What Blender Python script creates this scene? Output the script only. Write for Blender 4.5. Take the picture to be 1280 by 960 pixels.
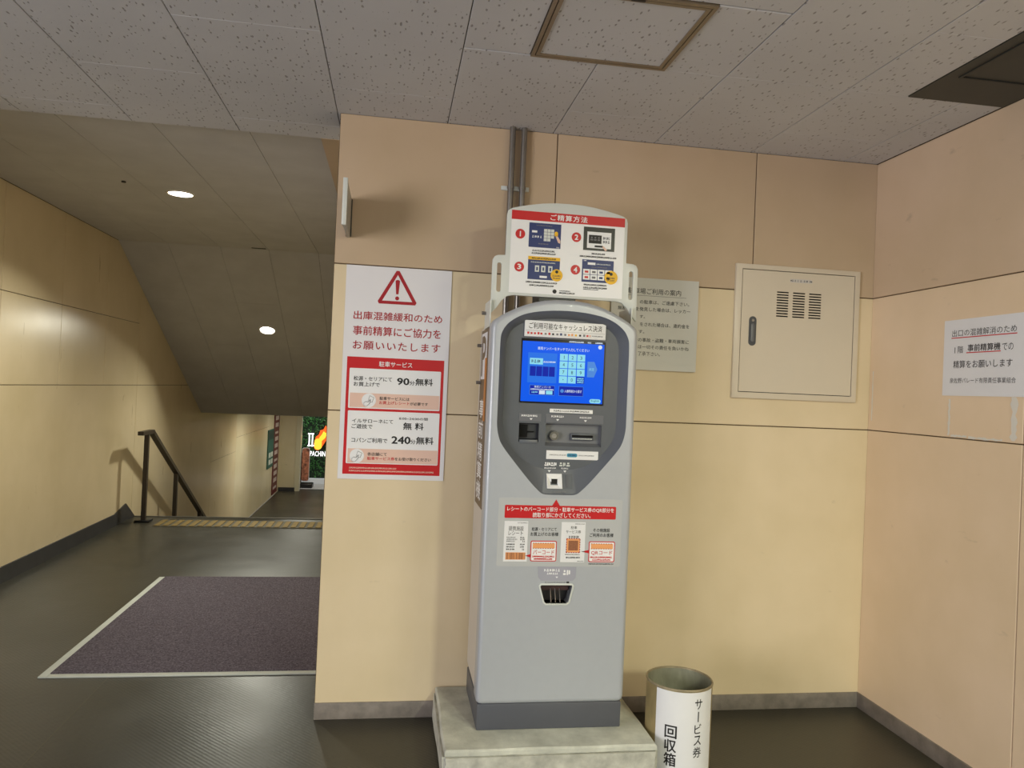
import bpy, bmesh, math, random
from mathutils import Matrix, Vector

for o in list(bpy.data.objects): bpy.data.objects.remove(o)
SC = bpy.context.scene
C = SC.collection
rnd = random.Random(7)

# ------------------------------------------------------------------ camera
CX, CY, CZ = 0.2576, -3.1558, 1.3564
YAW, PITCH, ROLL, FPX = 0.1545, 0.0083, 0.0426, 953.36
fwd = Vector((math.sin(YAW)*math.cos(PITCH), math.cos(YAW)*math.cos(PITCH), math.sin(PITCH)))
rgt = Vector((math.cos(YAW), -math.sin(YAW), 0)); up = rgt.cross(fwd)
r2 = rgt*math.cos(ROLL) + up*math.sin(ROLL); u2 = -rgt*math.sin(ROLL) + up*math.cos(ROLL)
cam = bpy.data.cameras.new('camera'); cam.sensor_width = 36; cam.lens = FPX/1280*36
cam.clip_start = 0.05; cam.clip_end = 200
co = bpy.data.objects.new('camera', cam); C.objects.link(co)
m = Matrix((r2, u2, -fwd)).transposed().to_4x4(); m.translation = (CX, CY, CZ)
co.matrix_world = m; SC.camera = co

# ------------------------------------------------------------------ world, lights, exposure
w = bpy.data.worlds.new('world'); SC.world = w; w.use_nodes = True
w.node_tree.nodes['Background'].inputs[0].default_value = (0.93, 0.96, 1.0, 1)
w.node_tree.nodes['Background'].inputs[1].default_value = 0.5
SC.view_settings.view_transform = 'Standard'; SC.view_settings.look = 'None'
SC.view_settings.gamma = 1; SC.view_settings.use_curve_mapping = False
SC.view_settings.exposure = 0.0

def area(name, loc, target, sx, sy, power, col, shape='RECTANGLE', spread=None):
    l = bpy.data.lights.new(name, 'AREA'); l.shape = shape; l.size = sx
    if shape in ('RECTANGLE', 'ELLIPSE'): l.size_y = sy
    l.energy = power; l.color = col
    if spread: l.spread = spread
    o = bpy.data.objects.new(name, l); C.objects.link(o); o.location = loc
    d = Vector(target) - Vector(loc)
    o.rotation_euler = d.to_track_quat('-Z', 'Y').to_euler()
    return o
# daylight falling in through the open entrance to the left of the photographer
area('daylight_entrance', (-4.2, -4.7, 1.3), (1.0, 0.0, 1.5), 2.0, 2.0, 178, (1.0, 0.96, 0.95))
# two ceiling fluorescent tubes behind the photographer, running away from the wall
area('fluorescent_tube_light', (2.05, -5.2, 2.40), (2.05, -5.2, 0), 0.08, 1.2, 172, (0.98, 1.0, 0.76))
area('fluorescent_tube_light', (2.05, -2.9, 2.40), (2.05, -2.9, 0), 0.08, 1.2, 32, (0.98, 1.0, 0.76))
# lamps of the lower passage (ceiling out of sight above it) and daylight at its far door
area('passage_light', (-1.1, 9.6, 0.82), (-1.1, 9.6, -1), 0.5, 0.5, 26, (1.0, 0.98, 0.84))
area('passage_light', (-1.1, 12.6, 0.82), (-1.1, 12.6, -1), 0.5, 0.5, 14, (1.0, 0.98, 0.84))
area('daylight_passage_door', (-0.9, 14.7, 2.6), (-1.3, 15.7, -0.4), 1.4, 0.6, 60, (0.95, 0.98, 1.0))

# ------------------------------------------------------------------ materials
def lin(c):
    c = c/255
    return c/12.92 if c <= 0.04045 else ((c+0.055)/1.055)**2.4
def rgb(c): return (lin(c[0]), lin(c[1]), lin(c[2]), 1)
MATS = {}
def mat(name, col, rough=0.5, metal=0.0, var=0.0, scale=6.0, bump=0.0, bscale=120.0, spec=0.5, emit=0.0, stretch=(1, 1, 1), coat=0.0):
    if name in MATS: return MATS[name]
    M = bpy.data.materials.new(name); M.use_nodes = True
    nt = M.node_tree; n = nt.nodes; L = nt.links; b = n['Principled BSDF']
    b.inputs['Base Color'].default_value = rgb(col); b.inputs['Roughness'].default_value = rough
    b.inputs['Metallic'].default_value = metal; b.inputs['Specular IOR Level'].default_value = spec
    b.inputs['Coat Weight'].default_value = coat
    if emit and name.startswith('screen'): b.inputs['Base Color'].default_value = (0.004, 0.004, 0.006, 1); b.inputs['Specular IOR Level'].default_value = 0.12
    if emit:
        b.inputs['Emission Color'].default_value = rgb(col); b.inputs['Emission Strength'].default_value = emit
    if var or bump:
        g = n.new('ShaderNodeNewGeometry'); mp = n.new('ShaderNodeMapping'); mp.inputs['Scale'].default_value = stretch
        L.new(g.outputs['Position'], mp.inputs['Vector'])
    if var:
        t = n.new('ShaderNodeTexNoise'); t.inputs['Scale'].default_value = scale; t.inputs['Detail'].default_value = 6
        t.inputs['Roughness'].default_value = 0.6
        L.new(mp.outputs[0], t.inputs['Vector'])
        r = n.new('ShaderNodeValToRGB'); c = rgb(col)
        r.color_ramp.elements[0].position = 0.3; r.color_ramp.elements[1].position = 0.7
        r.color_ramp.elements[0].color = (c[0]*(1-var), c[1]*(1-var), c[2]*(1-var), 1)
        r.color_ramp.elements[1].color = (min(1, c[0]*(1+var)), min(1, c[1]*(1+var)), min(1, c[2]*(1+var)), 1)
        L.new(t.outputs['Fac'], r.inputs[0]); L.new(r.outputs[0], b.inputs['Base Color'])
    if bump:
        t2 = n.new('ShaderNodeTexNoise'); t2.inputs['Scale'].default_value = bscale; t2.inputs['Detail'].default_value = 3
        L.new(mp.outputs[0], t2.inputs['Vector'])
        bp = n.new('ShaderNodeBump'); bp.inputs['Strength'].default_value = bump; bp.inputs['Distance'].default_value = 0.004
        L.new(t2.outputs['Fac'], bp.inputs['Height']); L.new(bp.outputs[0], b.inputs['Normal'])
    MATS[name] = M
    return M

def wall_mat(name, col, rough=0.42, dirt=0.25, relief=0.12, sheen=1.0):
    """painted board: cloudy tone, faint vertical streaks, scattered scuffs"""
    M = mat(name, col, rough)
    nt = M.node_tree; n = nt.nodes; L = nt.links; b = n['Principled BSDF']
    g = n.new('ShaderNodeNewGeometry')
    def noise(scale, sc3, det=5):
        mp = n.new('ShaderNodeMapping'); mp.inputs['Scale'].default_value = sc3; L.new(g.outputs['Position'], mp.inputs['Vector'])
        t = n.new('ShaderNodeTexNoise'); t.inputs['Scale'].default_value = scale; t.inputs['Detail'].default_value = det
        L.new(mp.outputs[0], t.inputs['Vector']); return t.outputs['Fac']
    def ramp(src, p0, p1, c0, c1):
        r = n.new('ShaderNodeValToRGB'); r.color_ramp.elements[0].position = p0; r.color_ramp.elements[1].position = p1
        r.color_ramp.elements[0].color = (*c0, 1); r.color_ramp.elements[1].color = (*c1, 1); L.new(src, r.inputs[0]); return r.outputs[0]
    def mul(a, c):
        x = n.new('ShaderNodeMix'); x.data_type = 'RGBA'; x.blend_type = 'MULTIPLY'; x.inputs[0].default_value = 1
        L.new(a, x.inputs[6]); L.new(c, x.inputs[7]); return x.outputs[2]
    c = rgb(col)
    base = ramp(noise(2.2, (1, 1, 1)), 0.3, 0.7, (c[0]*0.93, c[1]*0.92, c[2]*0.88), (min(1, c[0]*1.05), min(1, c[1]*1.05), min(1, c[2]*1.08)))
    st = ramp(noise(5, (1.6, 1.6, 0.35), 3), 0.3, 0.7, (0.982, 0.98, 0.975), (1, 1, 1))
    sc = ramp(noise(7.0, (1, 1, 2.4), 9), 0.20, 0.30, (1-dirt, 1-dirt, 1-dirt), (1, 1, 1))
    L.new(mul(mul(base, st), sc), b.inputs['Base Color'])
    rr = n.new('ShaderNodeMapRange'); rr.inputs[3].default_value = rough-0.07*sheen; rr.inputs[4].default_value = rough+0.1*sheen
    L.new(noise(7, (1.5, 1.5, 0.3)), rr.inputs[0]); L.new(rr.outputs[0], b.inputs['Roughness'])
    bp = n.new('ShaderNodeBump'); bp.inputs['Strength'].default_value = relief; bp.inputs['Distance'].default_value = 0.004
    L.new(noise(26, (1.4, 1.4, 0.5), 3), bp.inputs['Height'])
    if relief: L.new(bp.outputs[0], b.inputs['Normal'])
    return M

def tile_mat(name, col):
    """acoustic board: short dark fissures all lying one way"""
    M = mat(name, col, 0.9, spec=0.2)
    nt = M.node_tree; n = nt.nodes; L = nt.links; b = n['Principled BSDF']
    g = n.new('ShaderNodeNewGeometry'); mp = n.new('ShaderNodeMapping'); mp.inputs['Scale'].default_value = (1.0, 0.42, 1)
    L.new(g.outputs['Position'], mp.inputs['Vector'])
    wob = n.new('ShaderNodeTexNoise'); wob.inputs['Scale'].default_value = 30; L.new(mp.outputs[0], wob.inputs['Vector'])
    va = n.new('ShaderNodeVectorMath'); va.operation = 'MULTIPLY_ADD'; va.inputs[1].default_value = (0.012, 0.012, 0.0)
    L.new(wob.outputs['Color'], va.inputs[0]); L.new(mp.outputs[0], va.inputs[2])
    v = n.new('ShaderNodeTexVoronoi'); v.voronoi_dimensions = '2D'; v.inputs['Scale'].default_value = 62; v.inputs['Randomness'].default_value = 1
    L.new(va.outputs[0], v.inputs['Vector'])
    sep = n.new('ShaderNodeSeparateColor'); L.new(v.outputs['Color'], sep.inputs[0])
    thr = n.new('ShaderNodeMapRange'); thr.inputs[1].default_value = 0.4; thr.inputs[2].default_value = 1.0
    thr.inputs[3].default_value = 0.0; thr.inputs[4].default_value = 0.25; L.new(sep.outputs[0], thr.inputs[0])
    lt = n.new('ShaderNodeMath'); lt.operation = 'SUBTRACT'; L.new(thr.outputs[0], lt.inputs[0]); L.new(v.outputs['Distance'], lt.inputs[1])
    sm = n.new('ShaderNodeMapRange'); sm.inputs[1].default_value = -0.02; sm.inputs[2].default_value = 0.1; L.new(lt.outputs[0], sm.inputs[0])
    r = n.new('ShaderNodeMix'); r.data_type = 'RGBA'
    c = rgb(col); r.inputs[6].default_value = c; r.inputs[7].default_value = (c[0]*0.52, c[1]*0.50, c[2]*0.49, 1)
    L.new(sm.outputs[0], r.inputs[0])
    t = n.new('ShaderNodeTexNoise'); t.inputs['Scale'].default_value = 3.0; t.inputs['Detail'].default_value = 5; L.new(g.outputs['Position'], t.inputs['Vector'])
    rr = n.new('ShaderNodeMapRange'); rr.inputs[3].default_value = 0.9; rr.inputs[4].default_value = 1.06; L.new(t.outputs['Fac'], rr.inputs[0])
    x = n.new('ShaderNodeVectorMath'); x.operation = 'SCALE'; L.new(r.outputs[2], x.inputs[0]); L.new(rr.outputs[0], x.inputs['Scale'])
    L.new(x.outputs[0], b.inputs['Base Color'])
    bp = n.new('ShaderNodeBump'); bp.inputs['Strength'].default_value = 0.5; bp.inputs['Distance'].default_value = -0.003
    L.new(sm.outputs[0], bp.inputs['Height']); L.new(bp.outputs[0], b.inputs['Normal'])
    return M

def floor_mat(name, col):
    M = mat(name, col, 0.36)
    nt = M.node_tree; n = nt.nodes; L = nt.links; b = n['Principled BSDF']
    g = n.new('ShaderNodeNewGeometry')
    t = n.new('ShaderNodeTexNoise'); t.inputs['Scale'].default_value = 1.6; t.inputs['Detail'].default_value = 8; L.new(g.outputs['Position'], t.inputs['Vector'])
    c = rgb(col); r = n.new('ShaderNodeValToRGB'); r.color_ramp.elements[0].position = 0.3; r.color_ramp.elements[1].position = 0.72
    r.color_ramp.elements[0].color = (c[0]*0.72, c[1]*0.70, c[2]*0.66, 1); r.color_ramp.elements[1].color = (c[0]*1.25, c[1]*1.25, c[2]*1.25, 1)
    L.new(t.outputs['Fac'], r.inputs[0])
    v = n.new('ShaderNodeTexVoronoi'); v.inputs['Scale'].default_value = 42; L.new(g.outputs['Position'], v.inputs['Vector'])
    sp = n.new('ShaderNodeMapRange'); sp.inputs[1].default_value = 0.06; sp.inputs[2].default_value = 0.16; sp.inputs[3].default_value = 0.55; sp.inputs[4].default_value = 1
    L.new(v.outputs['Distance'], sp.inputs[0])
    x = n.new('ShaderNodeVectorMath'); x.operation = 'SCALE'; L.new(r.outputs[0], x.inputs[0]); L.new(sp.outputs[0], x.inputs['Scale'])
    L.new(x.outputs[0], b.inputs['Base Color'])
    rr = n.new('ShaderNodeMapRange'); rr.inputs[3].default_value = 0.22; rr.inputs[4].default_value = 0.52; L.new(t.outputs['Fac'], rr.inputs[0]); L.new(rr.outputs[0], b.inputs['Roughness'])
    wv = n.new('ShaderNodeTexWave'); wv.inputs['Scale'].default_value = 30; wv.inputs['Distortion'].default_value = 0.6; wv.bands_direction = 'DIAGONAL'
    L.new(g.outputs['Position'], wv.inputs['Vector'])
    t2 = n.new('ShaderNodeTexNoise'); t2.inputs['Scale'].default_value = 30; L.new(g.outputs['Position'], t2.inputs['Vector'])
    ad = n.new('ShaderNodeMath'); ad.operation = 'MULTIPLY_ADD'; ad.inputs[1].default_value = 0.4; L.new(wv.outputs['Fac'], ad.inputs[0]); L.new(t2.outputs['Fac'], ad.inputs[2])
    bp = n.new('ShaderNodeBump'); bp.inputs['Strength'].default_value = 0.16; bp.inputs['Distance'].default_value = 0.004
    L.new(ad.outputs[0], bp.inputs['Height']); L.new(bp.outputs[0], b.inputs['Normal'])
    return M

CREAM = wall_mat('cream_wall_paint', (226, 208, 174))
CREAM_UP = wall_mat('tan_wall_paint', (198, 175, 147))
CREAM_R = wall_mat('daylight_tone_paint', (236, 212, 182))  # cream lightened for the right wall, so its daylight is partly in the colour
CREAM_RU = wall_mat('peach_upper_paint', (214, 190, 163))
CREAM_L = wall_mat('hall_wall_paint', (224, 207, 172), rough=0.28, relief=0.0, sheen=0.25)
CREAM_P = wall_mat('passage_wall_paint', (224, 212, 180), rough=0.30, relief=0.0, sheen=0.25)
JOINT = mat('dark_joint', (92, 74, 52), 0.9)
TILE = tile_mat('acoustic_tile', (212, 213, 220))
BOARD = mat('plain_ceiling_board', (198, 198, 200), 0.75, var=0.06, scale=4)
CJOINT = mat('ceiling_joint', (70, 64, 58), 0.9)
FLOOR = floor_mat('vinyl_floor', (54, 52, 43))
RUBBER = mat('dark_rubber_skirting', (52, 52, 54), 0.5, var=0.2, scale=9)
GREYSKIRT = mat('grey_skirting', (128, 120, 112), 0.6, var=0.28, scale=14, bump=0.3, bscale=60)
CONC = mat('concrete', (188, 187, 177), 0.85, var=0.32, scale=14, bump=0.5, bscale=70)
CONC2 = mat('mortar', (196, 197, 187), 0.85, var=0.22, scale=10, bump=0.35, bscale=90)
SILVER = mat('silver_paint', (180, 184, 192), 0.38, metal=0.15, var=0.015, scale=30, coat=0.2)
SIDEP = mat('beige_side_paint', (205, 198, 190), 0.4, var=0.02)
CHAR = mat('charcoal_plastic', (88, 92, 100), 0.42, var=0.05, scale=20, bump=0.08, bscale=400)
CHAR2 = mat('charcoal_lip_plastic', (100, 104, 112), 0.4)
DKGREY = mat('dark_grey_metal', (84, 86, 94), 0.45, var=0.05)
BLACK = mat('black_plastic', (14, 14, 16), 0.35)
VOID = mat('black_void', (6, 6, 7), 0.9)
WHITE = mat('white_print', (240, 240, 242), 0.35)
PLATEW = mat('white_grey_plate', (214, 218, 214), 0.35)
PAPER = mat('white_paper', (232, 232, 236), 0.7, var=0.02)
NOTICE = mat('grey_white_board', (212, 212, 208), 0.5)
RED = mat('red_print', (200, 14, 24), 0.4)
DRED = mat('crimson_print', (168, 14, 30), 0.4)
INK = mat('black_ink', (24, 22, 24), 0.5)
GINK = mat('grey_ink', (120, 120, 124), 0.5)
PINK = mat('salmon_print', (232, 196, 180), 0.45)
ORANGE = mat('orange_print', (240, 168, 110), 0.5)
NAVY = mat('navy_print', (26, 44, 108), 0.4)
YELLOW = mat('yellow_print', (244, 190, 24), 0.45)
STICK = mat('grey_sticker', (186, 188, 191), 0.45)
LILAC = mat('lilac_sticker', (164, 164, 178), 0.4)
CHROME = mat('chrome', (200, 196, 190), 0.18, metal=1)
STEEL = mat('galvanised_conduit', (150, 146, 142), 0.3, metal=0.85, var=0.1, scale=20)
CABM = mat('ivory_enamel', (216, 204, 184), 0.35, var=0.015)
BROWNL = mat('brown_label', (110, 92, 70), 0.5)
OCHRE = mat('ochre_strip', (196, 130, 66), 0.6)
TIN = mat('worn_tin', (178, 160, 116), 0.38, metal=0.45, var=0.2, scale=14, stretch=(1, 1, 0.5))
TININ = mat('tin_inside', (142, 142, 124), 0.5, metal=0.2, var=0.3, scale=16, stretch=(1, 1, 0.4))
PILE = mat('mat_pile', (98, 91, 100), 1.0, var=0.65, scale=140, bump=1.0, bscale=260, spec=0.05)
MATB = mat('mat_rubber_edge', (188, 192, 186), 0.6, var=0.08)
RAILM = mat('brown_rail_metal', (62, 54, 46), 0.4, metal=0.3)
TACT = mat('yellow_tactile', (122, 100, 46), 0.7, var=0.25, scale=18)
TACTG = mat('tactile_grey', (84, 78, 60), 0.7, var=0.2, scale=18)
HFRAME = mat('hatch_frame_metal', (150, 136, 116), 0.4, metal=0.5, var=0.1)
DKPANEL = mat('dark_ceiling_panel', (58, 60, 56), 0.5, var=0.1)
SCRB = mat('screen_blue', (0, 96, 250), 0.2, emit=0.85)
SCRB2 = mat('screen_mid_blue', (40, 125, 250), 0.2, emit=0.8)
SCRD = mat('screen_deep_blue', (8, 40, 190), 0.2, emit=0.7)
SCRC = mat('screen_cyan', (150, 232, 252), 0.2, emit=0.85)
SCRW = mat('screen_white', (225, 240, 255), 0.2, emit=0.85)
SCRL = mat('screen_light_blue', (86, 150, 236), 0.2, emit=0.8)
LAMP = mat('lamp_diffuser', (255, 250, 238), 0.4, emit=14)
LTRIM = mat('lamp_trim', (225, 220, 208), 0.4)
BOX = mat('brown_ink', (150, 96, 66), 0.6, var=0.2, scale=200)
GREEN = mat('green_sign', (46, 96, 84), 0.5)
MAROON = mat('maroon_sign', (104, 34, 34), 0.5)
LEAF = mat('leaf_green', (44, 98, 34), 0.6, var=0.7, scale=12)
LEAFB = mat('hedge_backing', (16, 40, 14), 0.8, var=0.5, scale=20)
SIGNW = mat('lit_sign_white', (255, 255, 255), 0.4, emit=1.2)
SIGNY = mat('lit_sign_yellow', (250, 214, 60), 0.4, emit=0.8)
SIGNO = mat('lit_sign_orange', (240, 96, 30), 0.4, emit=0.8)

# ------------------------------------------------------------------ mesh helpers
def finish(name, bm, ma, parent=None, smooth=None, flip=True):
    if flip: bmesh.ops.recalc_face_normals(bm, faces=bm.faces)
    me = bpy.data.meshes.new(name); bm.to_mesh(me); bm.free()
    me.materials.append(ma)
    if smooth is not None:
        me.shade_smooth(); me.set_sharp_from_angle(angle=smooth)
    o = bpy.data.objects.new(name, me); C.objects.link(o)
    adopt(o, parent)
    return o
def world_of(o):
    mtx = o.matrix_basis.copy()
    while o.parent:
        mtx = o.parent.matrix_basis @ o.matrix_parent_inverse @ mtx; o = o.parent
    return mtx
def adopt(o, parent):
    """children keep the coordinates they were built in"""
    if parent is None: return
    o.parent = parent
    o.matrix_parent_inverse = Matrix.Identity(4) if FR.local else rootm(parent).inverted()
def rootm(o):
    mt = o.matrix_basis.copy(); p = o
    while p.parent:
        mt = p.parent.matrix_basis @ p.matrix_parent_inverse @ mt if False else (rootm(p.parent) @ p.matrix_parent_inverse @ p.matrix_basis)
        return mt
    return mt
class FR: local = False
def root(name, label, cat, loc, group=None):
    o = bpy.data.objects.new(name, None); C.objects.link(o); o.location = loc; o.empty_display_size = 0.1
    return tag(o, label, cat, group)
def tag(o, label, cat, group=None, kind=None):
    o['label'] = label; o['category'] = cat
    if group: o['group'] = group
    if kind: o['kind'] = kind
    return o
def struct(o):
    o['kind'] = 'structure'; return o

def bm_box(bm, x0, x1, y0, y1, z0, z1):
    vs = [bm.verts.new(c) for c in ((x0, y0, z0), (x1, y0, z0), (x1, y1, z0), (x0, y1, z0), (x0, y0, z1), (x1, y0, z1), (x1, y1, z1), (x0, y1, z1))]
    for f in ((0, 3, 2, 1), (4, 5, 6, 7), (0, 1, 5, 4), (1, 2, 6, 5), (2, 3, 7, 6), (3, 0, 4, 7)): bm.faces.new([vs[i] for i in f])
def box(name, x0, x1, y0, y1, z0, z1, ma, parent=None, bev=0, seg=2):
    bm = bmesh.new(); bm_box(bm, x0, x1, y0, y1, z0, z1)
    if bev: bmesh.ops.bevel(bm, geom=bm.edges[:], offset=bev, segments=seg, affect='EDGES', profile=0.5)
    return finish(name, bm, ma, parent, smooth=0.6 if bev else None)
def boxes(name, lst, ma, parent=None):
    bm = bmesh.new()
    for b in lst: bm_box(bm, *b)
    return finish(name, bm, ma, parent)
def bm_cyl(bm, a, b, r, n=16, r2=None, cap=True):
    a, b = Vector(a), Vector(b); d = (b-a).normalized()
    s = d.orthogonal().normalized(); t = d.cross(s); r2 = r if r2 is None else r2
    A = [bm.verts.new(a + (s*math.cos(2*math.pi*i/n) + t*math.sin(2*math.pi*i/n))*r) for i in range(n)]
    B = [bm.verts.new(b + (s*math.cos(2*math.pi*i/n) + t*math.sin(2*math.pi*i/n))*r2) for i in range(n)]
    for i in range(n): bm.faces.new((A[i], A[(i+1) % n], B[(i+1) % n], B[i]))
    if cap: bm.faces.new(A[::-1]); bm.faces.new(B)
def cyl(name, a, b, r, ma, parent=None, n=20, r2=None):
    bm = bmesh.new(); bm_cyl(bm, a, b, r, n, r2); return finish(name, bm, ma, parent, smooth=0.6)
def inset(poly, d):
    """move a closed outline inwards by d (outline runs anticlockwise)"""
    n = len(poly); out = []
    for i in range(n):
        p0, p1, p2 = Vector(poly[i-1]), Vector(poly[i]), Vector(poly[(i+1) % n])
        e1 = (p1-p0).normalized(); e2 = (p2-p1).normalized()
        n1 = Vector((-e1.y, e1.x)); n2 = Vector((-e2.y, e2.x)); nn = (n1+n2)
        k = nn.length_squared
        nn = nn*(2/k) if k > 0.4 else nn.normalized()
        out.append((p1.x+nn.x*d, p1.y+nn.y*d))
    return out
def ccw(poly):
    a = sum(poly[i-1][0]*poly[i][1]-poly[i][0]*poly[i-1][1] for i in range(len(poly)))
    return list(poly) if a > 0 else list(poly)[::-1]
def fill(bm, loops):
    es = []
    for lp in loops:
        for i in range(len(lp)):
            e = bm.edges.get((lp[i-1], lp[i])) or bm.edges.new((lp[i-1], lp[i])); es.append(e)
    bmesh.ops.triangle_fill(bm, edges=es, use_beauty=True, use_dissolve=False)
def plate(name, outline, y0, y1, ma, parent=None, holes=(), r=0.0, seg=4, smooth=0.7):
    """upright plate: outline in (x, z), front at y0, back at y1 > y0, front rim rounded by r"""
    bm = bmesh.new(); o = ccw(outline)
    loops = []
    if r:
        for k in range(seg+1):
            a = math.pi/2*k/seg
            q = inset(o, r*(1-math.sin(a)))
            loops.append([bm.verts.new((p[0], y0 + r*(1-math.cos(a)) if False else y0 + r*(1-math.cos(a)), p[1])) for p in q])
        if r > 0.01: loops.insert(0, [bm.verts.new((p[0], y0, p[1])) for p in inset(o, r+0.003)])
    else:
        loops.append([bm.verts.new((p[0], y0, p[1])) for p in o])
    back = [bm.verts.new((p[0], y1, p[1])) for p in o]
    rings = loops + [back]
    for A, B in zip(rings[:-1], rings[1:]):
        for i in range(len(A)): bm.faces.new((A[i-1], A[i], B[i], B[i-1]))
    hf, hb = [], []
    for h in holes:
        h = ccw(h)
        f = [bm.verts.new((p[0], y0, p[1])) for p in h]; b = [bm.verts.new((p[0], y1, p[1])) for p in h]
        for i in range(len(f)): bm.faces.new((f[i-1], b[i-1], b[i], f[i]))
        hf.append(f); hb.append(b)
    fill(bm, [loops[0]] + hf); fill(bm, [back] + hb)
    return finish(name, bm, ma, parent, smooth=smooth)
def rect(x0, x1, z0, z1): return [(x0, z0), (x1, z0), (x1, z1), (x0, z1)]
def rrect(x0, x1, z0, z1, r, n=5):
    out = []
    for cx, cz, a0 in ((x1-r, z0+r, -90), (x1-r, z1-r, 0), (x0+r, z1-r, 90), (x0+r, z0+r, 180)):
        for k in range(n+1):
            a = math.radians(a0+90*k/n); out.append((cx+r*math.cos(a), cz+r*math.sin(a)))
    return out
def mirror(half, c=0.0):
    """half outline listed from top centre down the right side to bottom centre"""
    R = [(c+u, z) for u, z in half]; Lf = [(c-u, z) for u, z in half if u > 1e-6]
    return ccw(R + Lf[::-1])
def disc(name, x, z, r, y, ma, parent, n=24, t=0.0006):
    return plate(name, [(x+r*math.cos(2*math.pi*i/n), z+r*math.sin(2*math.pi*i/n)) for i in range(n)], y-t, y, ma, parent, smooth=None)
def pr(parent, x0, x1, z0, z1, y, ma, name='print_panel', t=0.0006):
    return box(name, x0, x1, y-t, y, z0, z1, ma, parent)
def poly(parent, pts, y, ma, name='print_panel', t=0.0006):
    return plate(name, pts, y-t, y, ma, parent, smooth=None)
def marks(parent, x0, x1, z, h, y, ma, seed=0, gap=0.35, name='fine_print', t=0.0005):
    """a line of print too small to read: a row of little strokes"""
    q = random.Random(seed); bm = bmesh.new(); x = x0
    while x < x1 - h*0.3:
        wd = min(h*q.uniform(0.5, 1.0), x1-x); k = q.random()
        if k < 0.5: bm_box(bm, x, x+wd, y-t, y, z-h/2, z-h*0.12); bm_box(bm, x+wd*0.2, x+wd*0.8, y-t, y, z+h*0.08, z+h/2)
        else: bm_box(bm, x, x+wd*0.42, y-t, y, z-h/2, z+h/2); bm_box(bm, x+wd*0.55, x+wd, y-t, y, z-h*0.35, z+h*0.45)
        x += wd + h*gap*q.uniform(0.5, 1.2)
    return finish(name, bm, ma, parent)

def glyphs(body, bold=0.0, space=1.0):
    cu = bpy.data.curves.new('tmp', 'FONT'); cu.body = body; cu.size = 1; cu.resolution_u = 2
    cu.space_character = space; cu.fill_mode = 'FRONT'
    ob = bpy.data.objects.new('tmp', cu); C.objects.link(ob)
    dg = bpy.context.evaluated_depsgraph_get(); me = bpy.data.meshes.new_from_object(ob.evaluated_get(dg))
    bpy.data.objects.remove(ob); bpy.data.curves.remove(cu)
    return me
def txt(parent, body, x0, x1, z0, z1, y, ma, bold=0.0, space=1.0, name='lettering', t=0.0004, fn=None, rot=False):
    """a line of lettering fitted into the rectangle x0..x1, z0..z1 on the plane y"""
    me = glyphs(body, bold, space)
    V = [v.co.copy() for v in me.vertices]
    if rot: V = [Vector((v.y, -v.x, 0)) for v in V]
    ax, bx_ = min(v.x for v in V), max(v.x for v in V); ay, by = min(v.y for v in V), max(v.y for v in V)
    sx = (x1-x0)/max(1e-6, bx_-ax); sy = (z1-z0)/max(1e-6, by-ay)
    if body == '1': x0 = (x0+x1)/2 - (bx_-ax)*sy/2; sx = sy
    for v, c in zip(me.vertices, V): v.co = (x0+(c.x-ax)*sx, 0, z0+(c.y-ay)*sy)
    bm = bmesh.new(); bm.from_mesh(me)
    if fn:      # follows a curved face: cut into narrow strips first
        for i in range(1, 12):
            bmesh.ops.bisect_plane(bm, geom=bm.verts[:]+bm.edges[:]+bm.faces[:], plane_co=(x0+(x1-x0)*i/12, 0, 0), plane_no=(1, 0, 0))
    if bold:    # heavier stroke: the same glyphs laid over themselves a hair's breadth apart
        base = bm.verts[:] + bm.edges[:] + bm.faces[:]; k = bold*0.95
        for q_, (dx, dz) in enumerate(((k, 0), (-k, 0), (0, k), (0, -k))):
            for e in bmesh.ops.duplicate(bm, geom=base)['geom']:
                if isinstance(e, bmesh.types.BMVert): e.co.x += dx*sx; e.co.z += dz*sy; e.co.y = (q_+1)*0.00005
    for v in bm.verts:
        X, D, Z = v.co
        v.co = fn(X, Z, D) if fn else (X, y-t-D, Z)
    bm.to_mesh(me); bm.free()
    me.materials.clear(); me.materials.append(ma); me.name = name
    o = bpy.data.objects.new(name, me); C.objects.link(o); adopt(o, parent)
    return o
Y1, Y2, Y3 = 0.0007, 0.0014, 0.0021      # print layers, one above the other

# ------------------------------------------------------------------ the setting
H = 2.45; HB = 2.51; XL = -2.14; XR = 2.3816; ZL = -1.07
def sbox(name, *a):
    return struct(box(name, *a))
# floors
sbox('floor', -6.0, 3.2, -7.0, 4.60, -0.12, 0.0, FLOOR)
sbox('floor', XL, 0.4, 6.75, 14.6, ZL-0.12, ZL, FLOOR)
sbox('floor', -6, 4, 14.6, 22, ZL-0.14, ZL-0.01, mat('outside_paving', (168, 164, 156), 0.7, var=0.1))
st = bmesh.new()
for i in range(7):
    bm_box(st, XL, 0.0, 4.58+0.31*i, 4.60+0.31*(i+1), ZL-0.12, -0.153*(i+1))
struct(finish('stairs', st, FLOOR))
boxes_ = boxes('trim_1', [(XL, -0.0, 4.585, 4.615, -0.02, 0.006)], mat('nosing_strip', (98, 94, 86), 0.45, metal=0.2))
struct(boxes_)
box('floor_seam', -0.942, -0.938, -2.5, 1.0, 0.0, 0.0008, mat('seam_weld', (84, 80, 66), 0.5), None)
o = bpy.data.objects['floor_seam']; o.name = 'trim_2'; struct(o)

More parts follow.
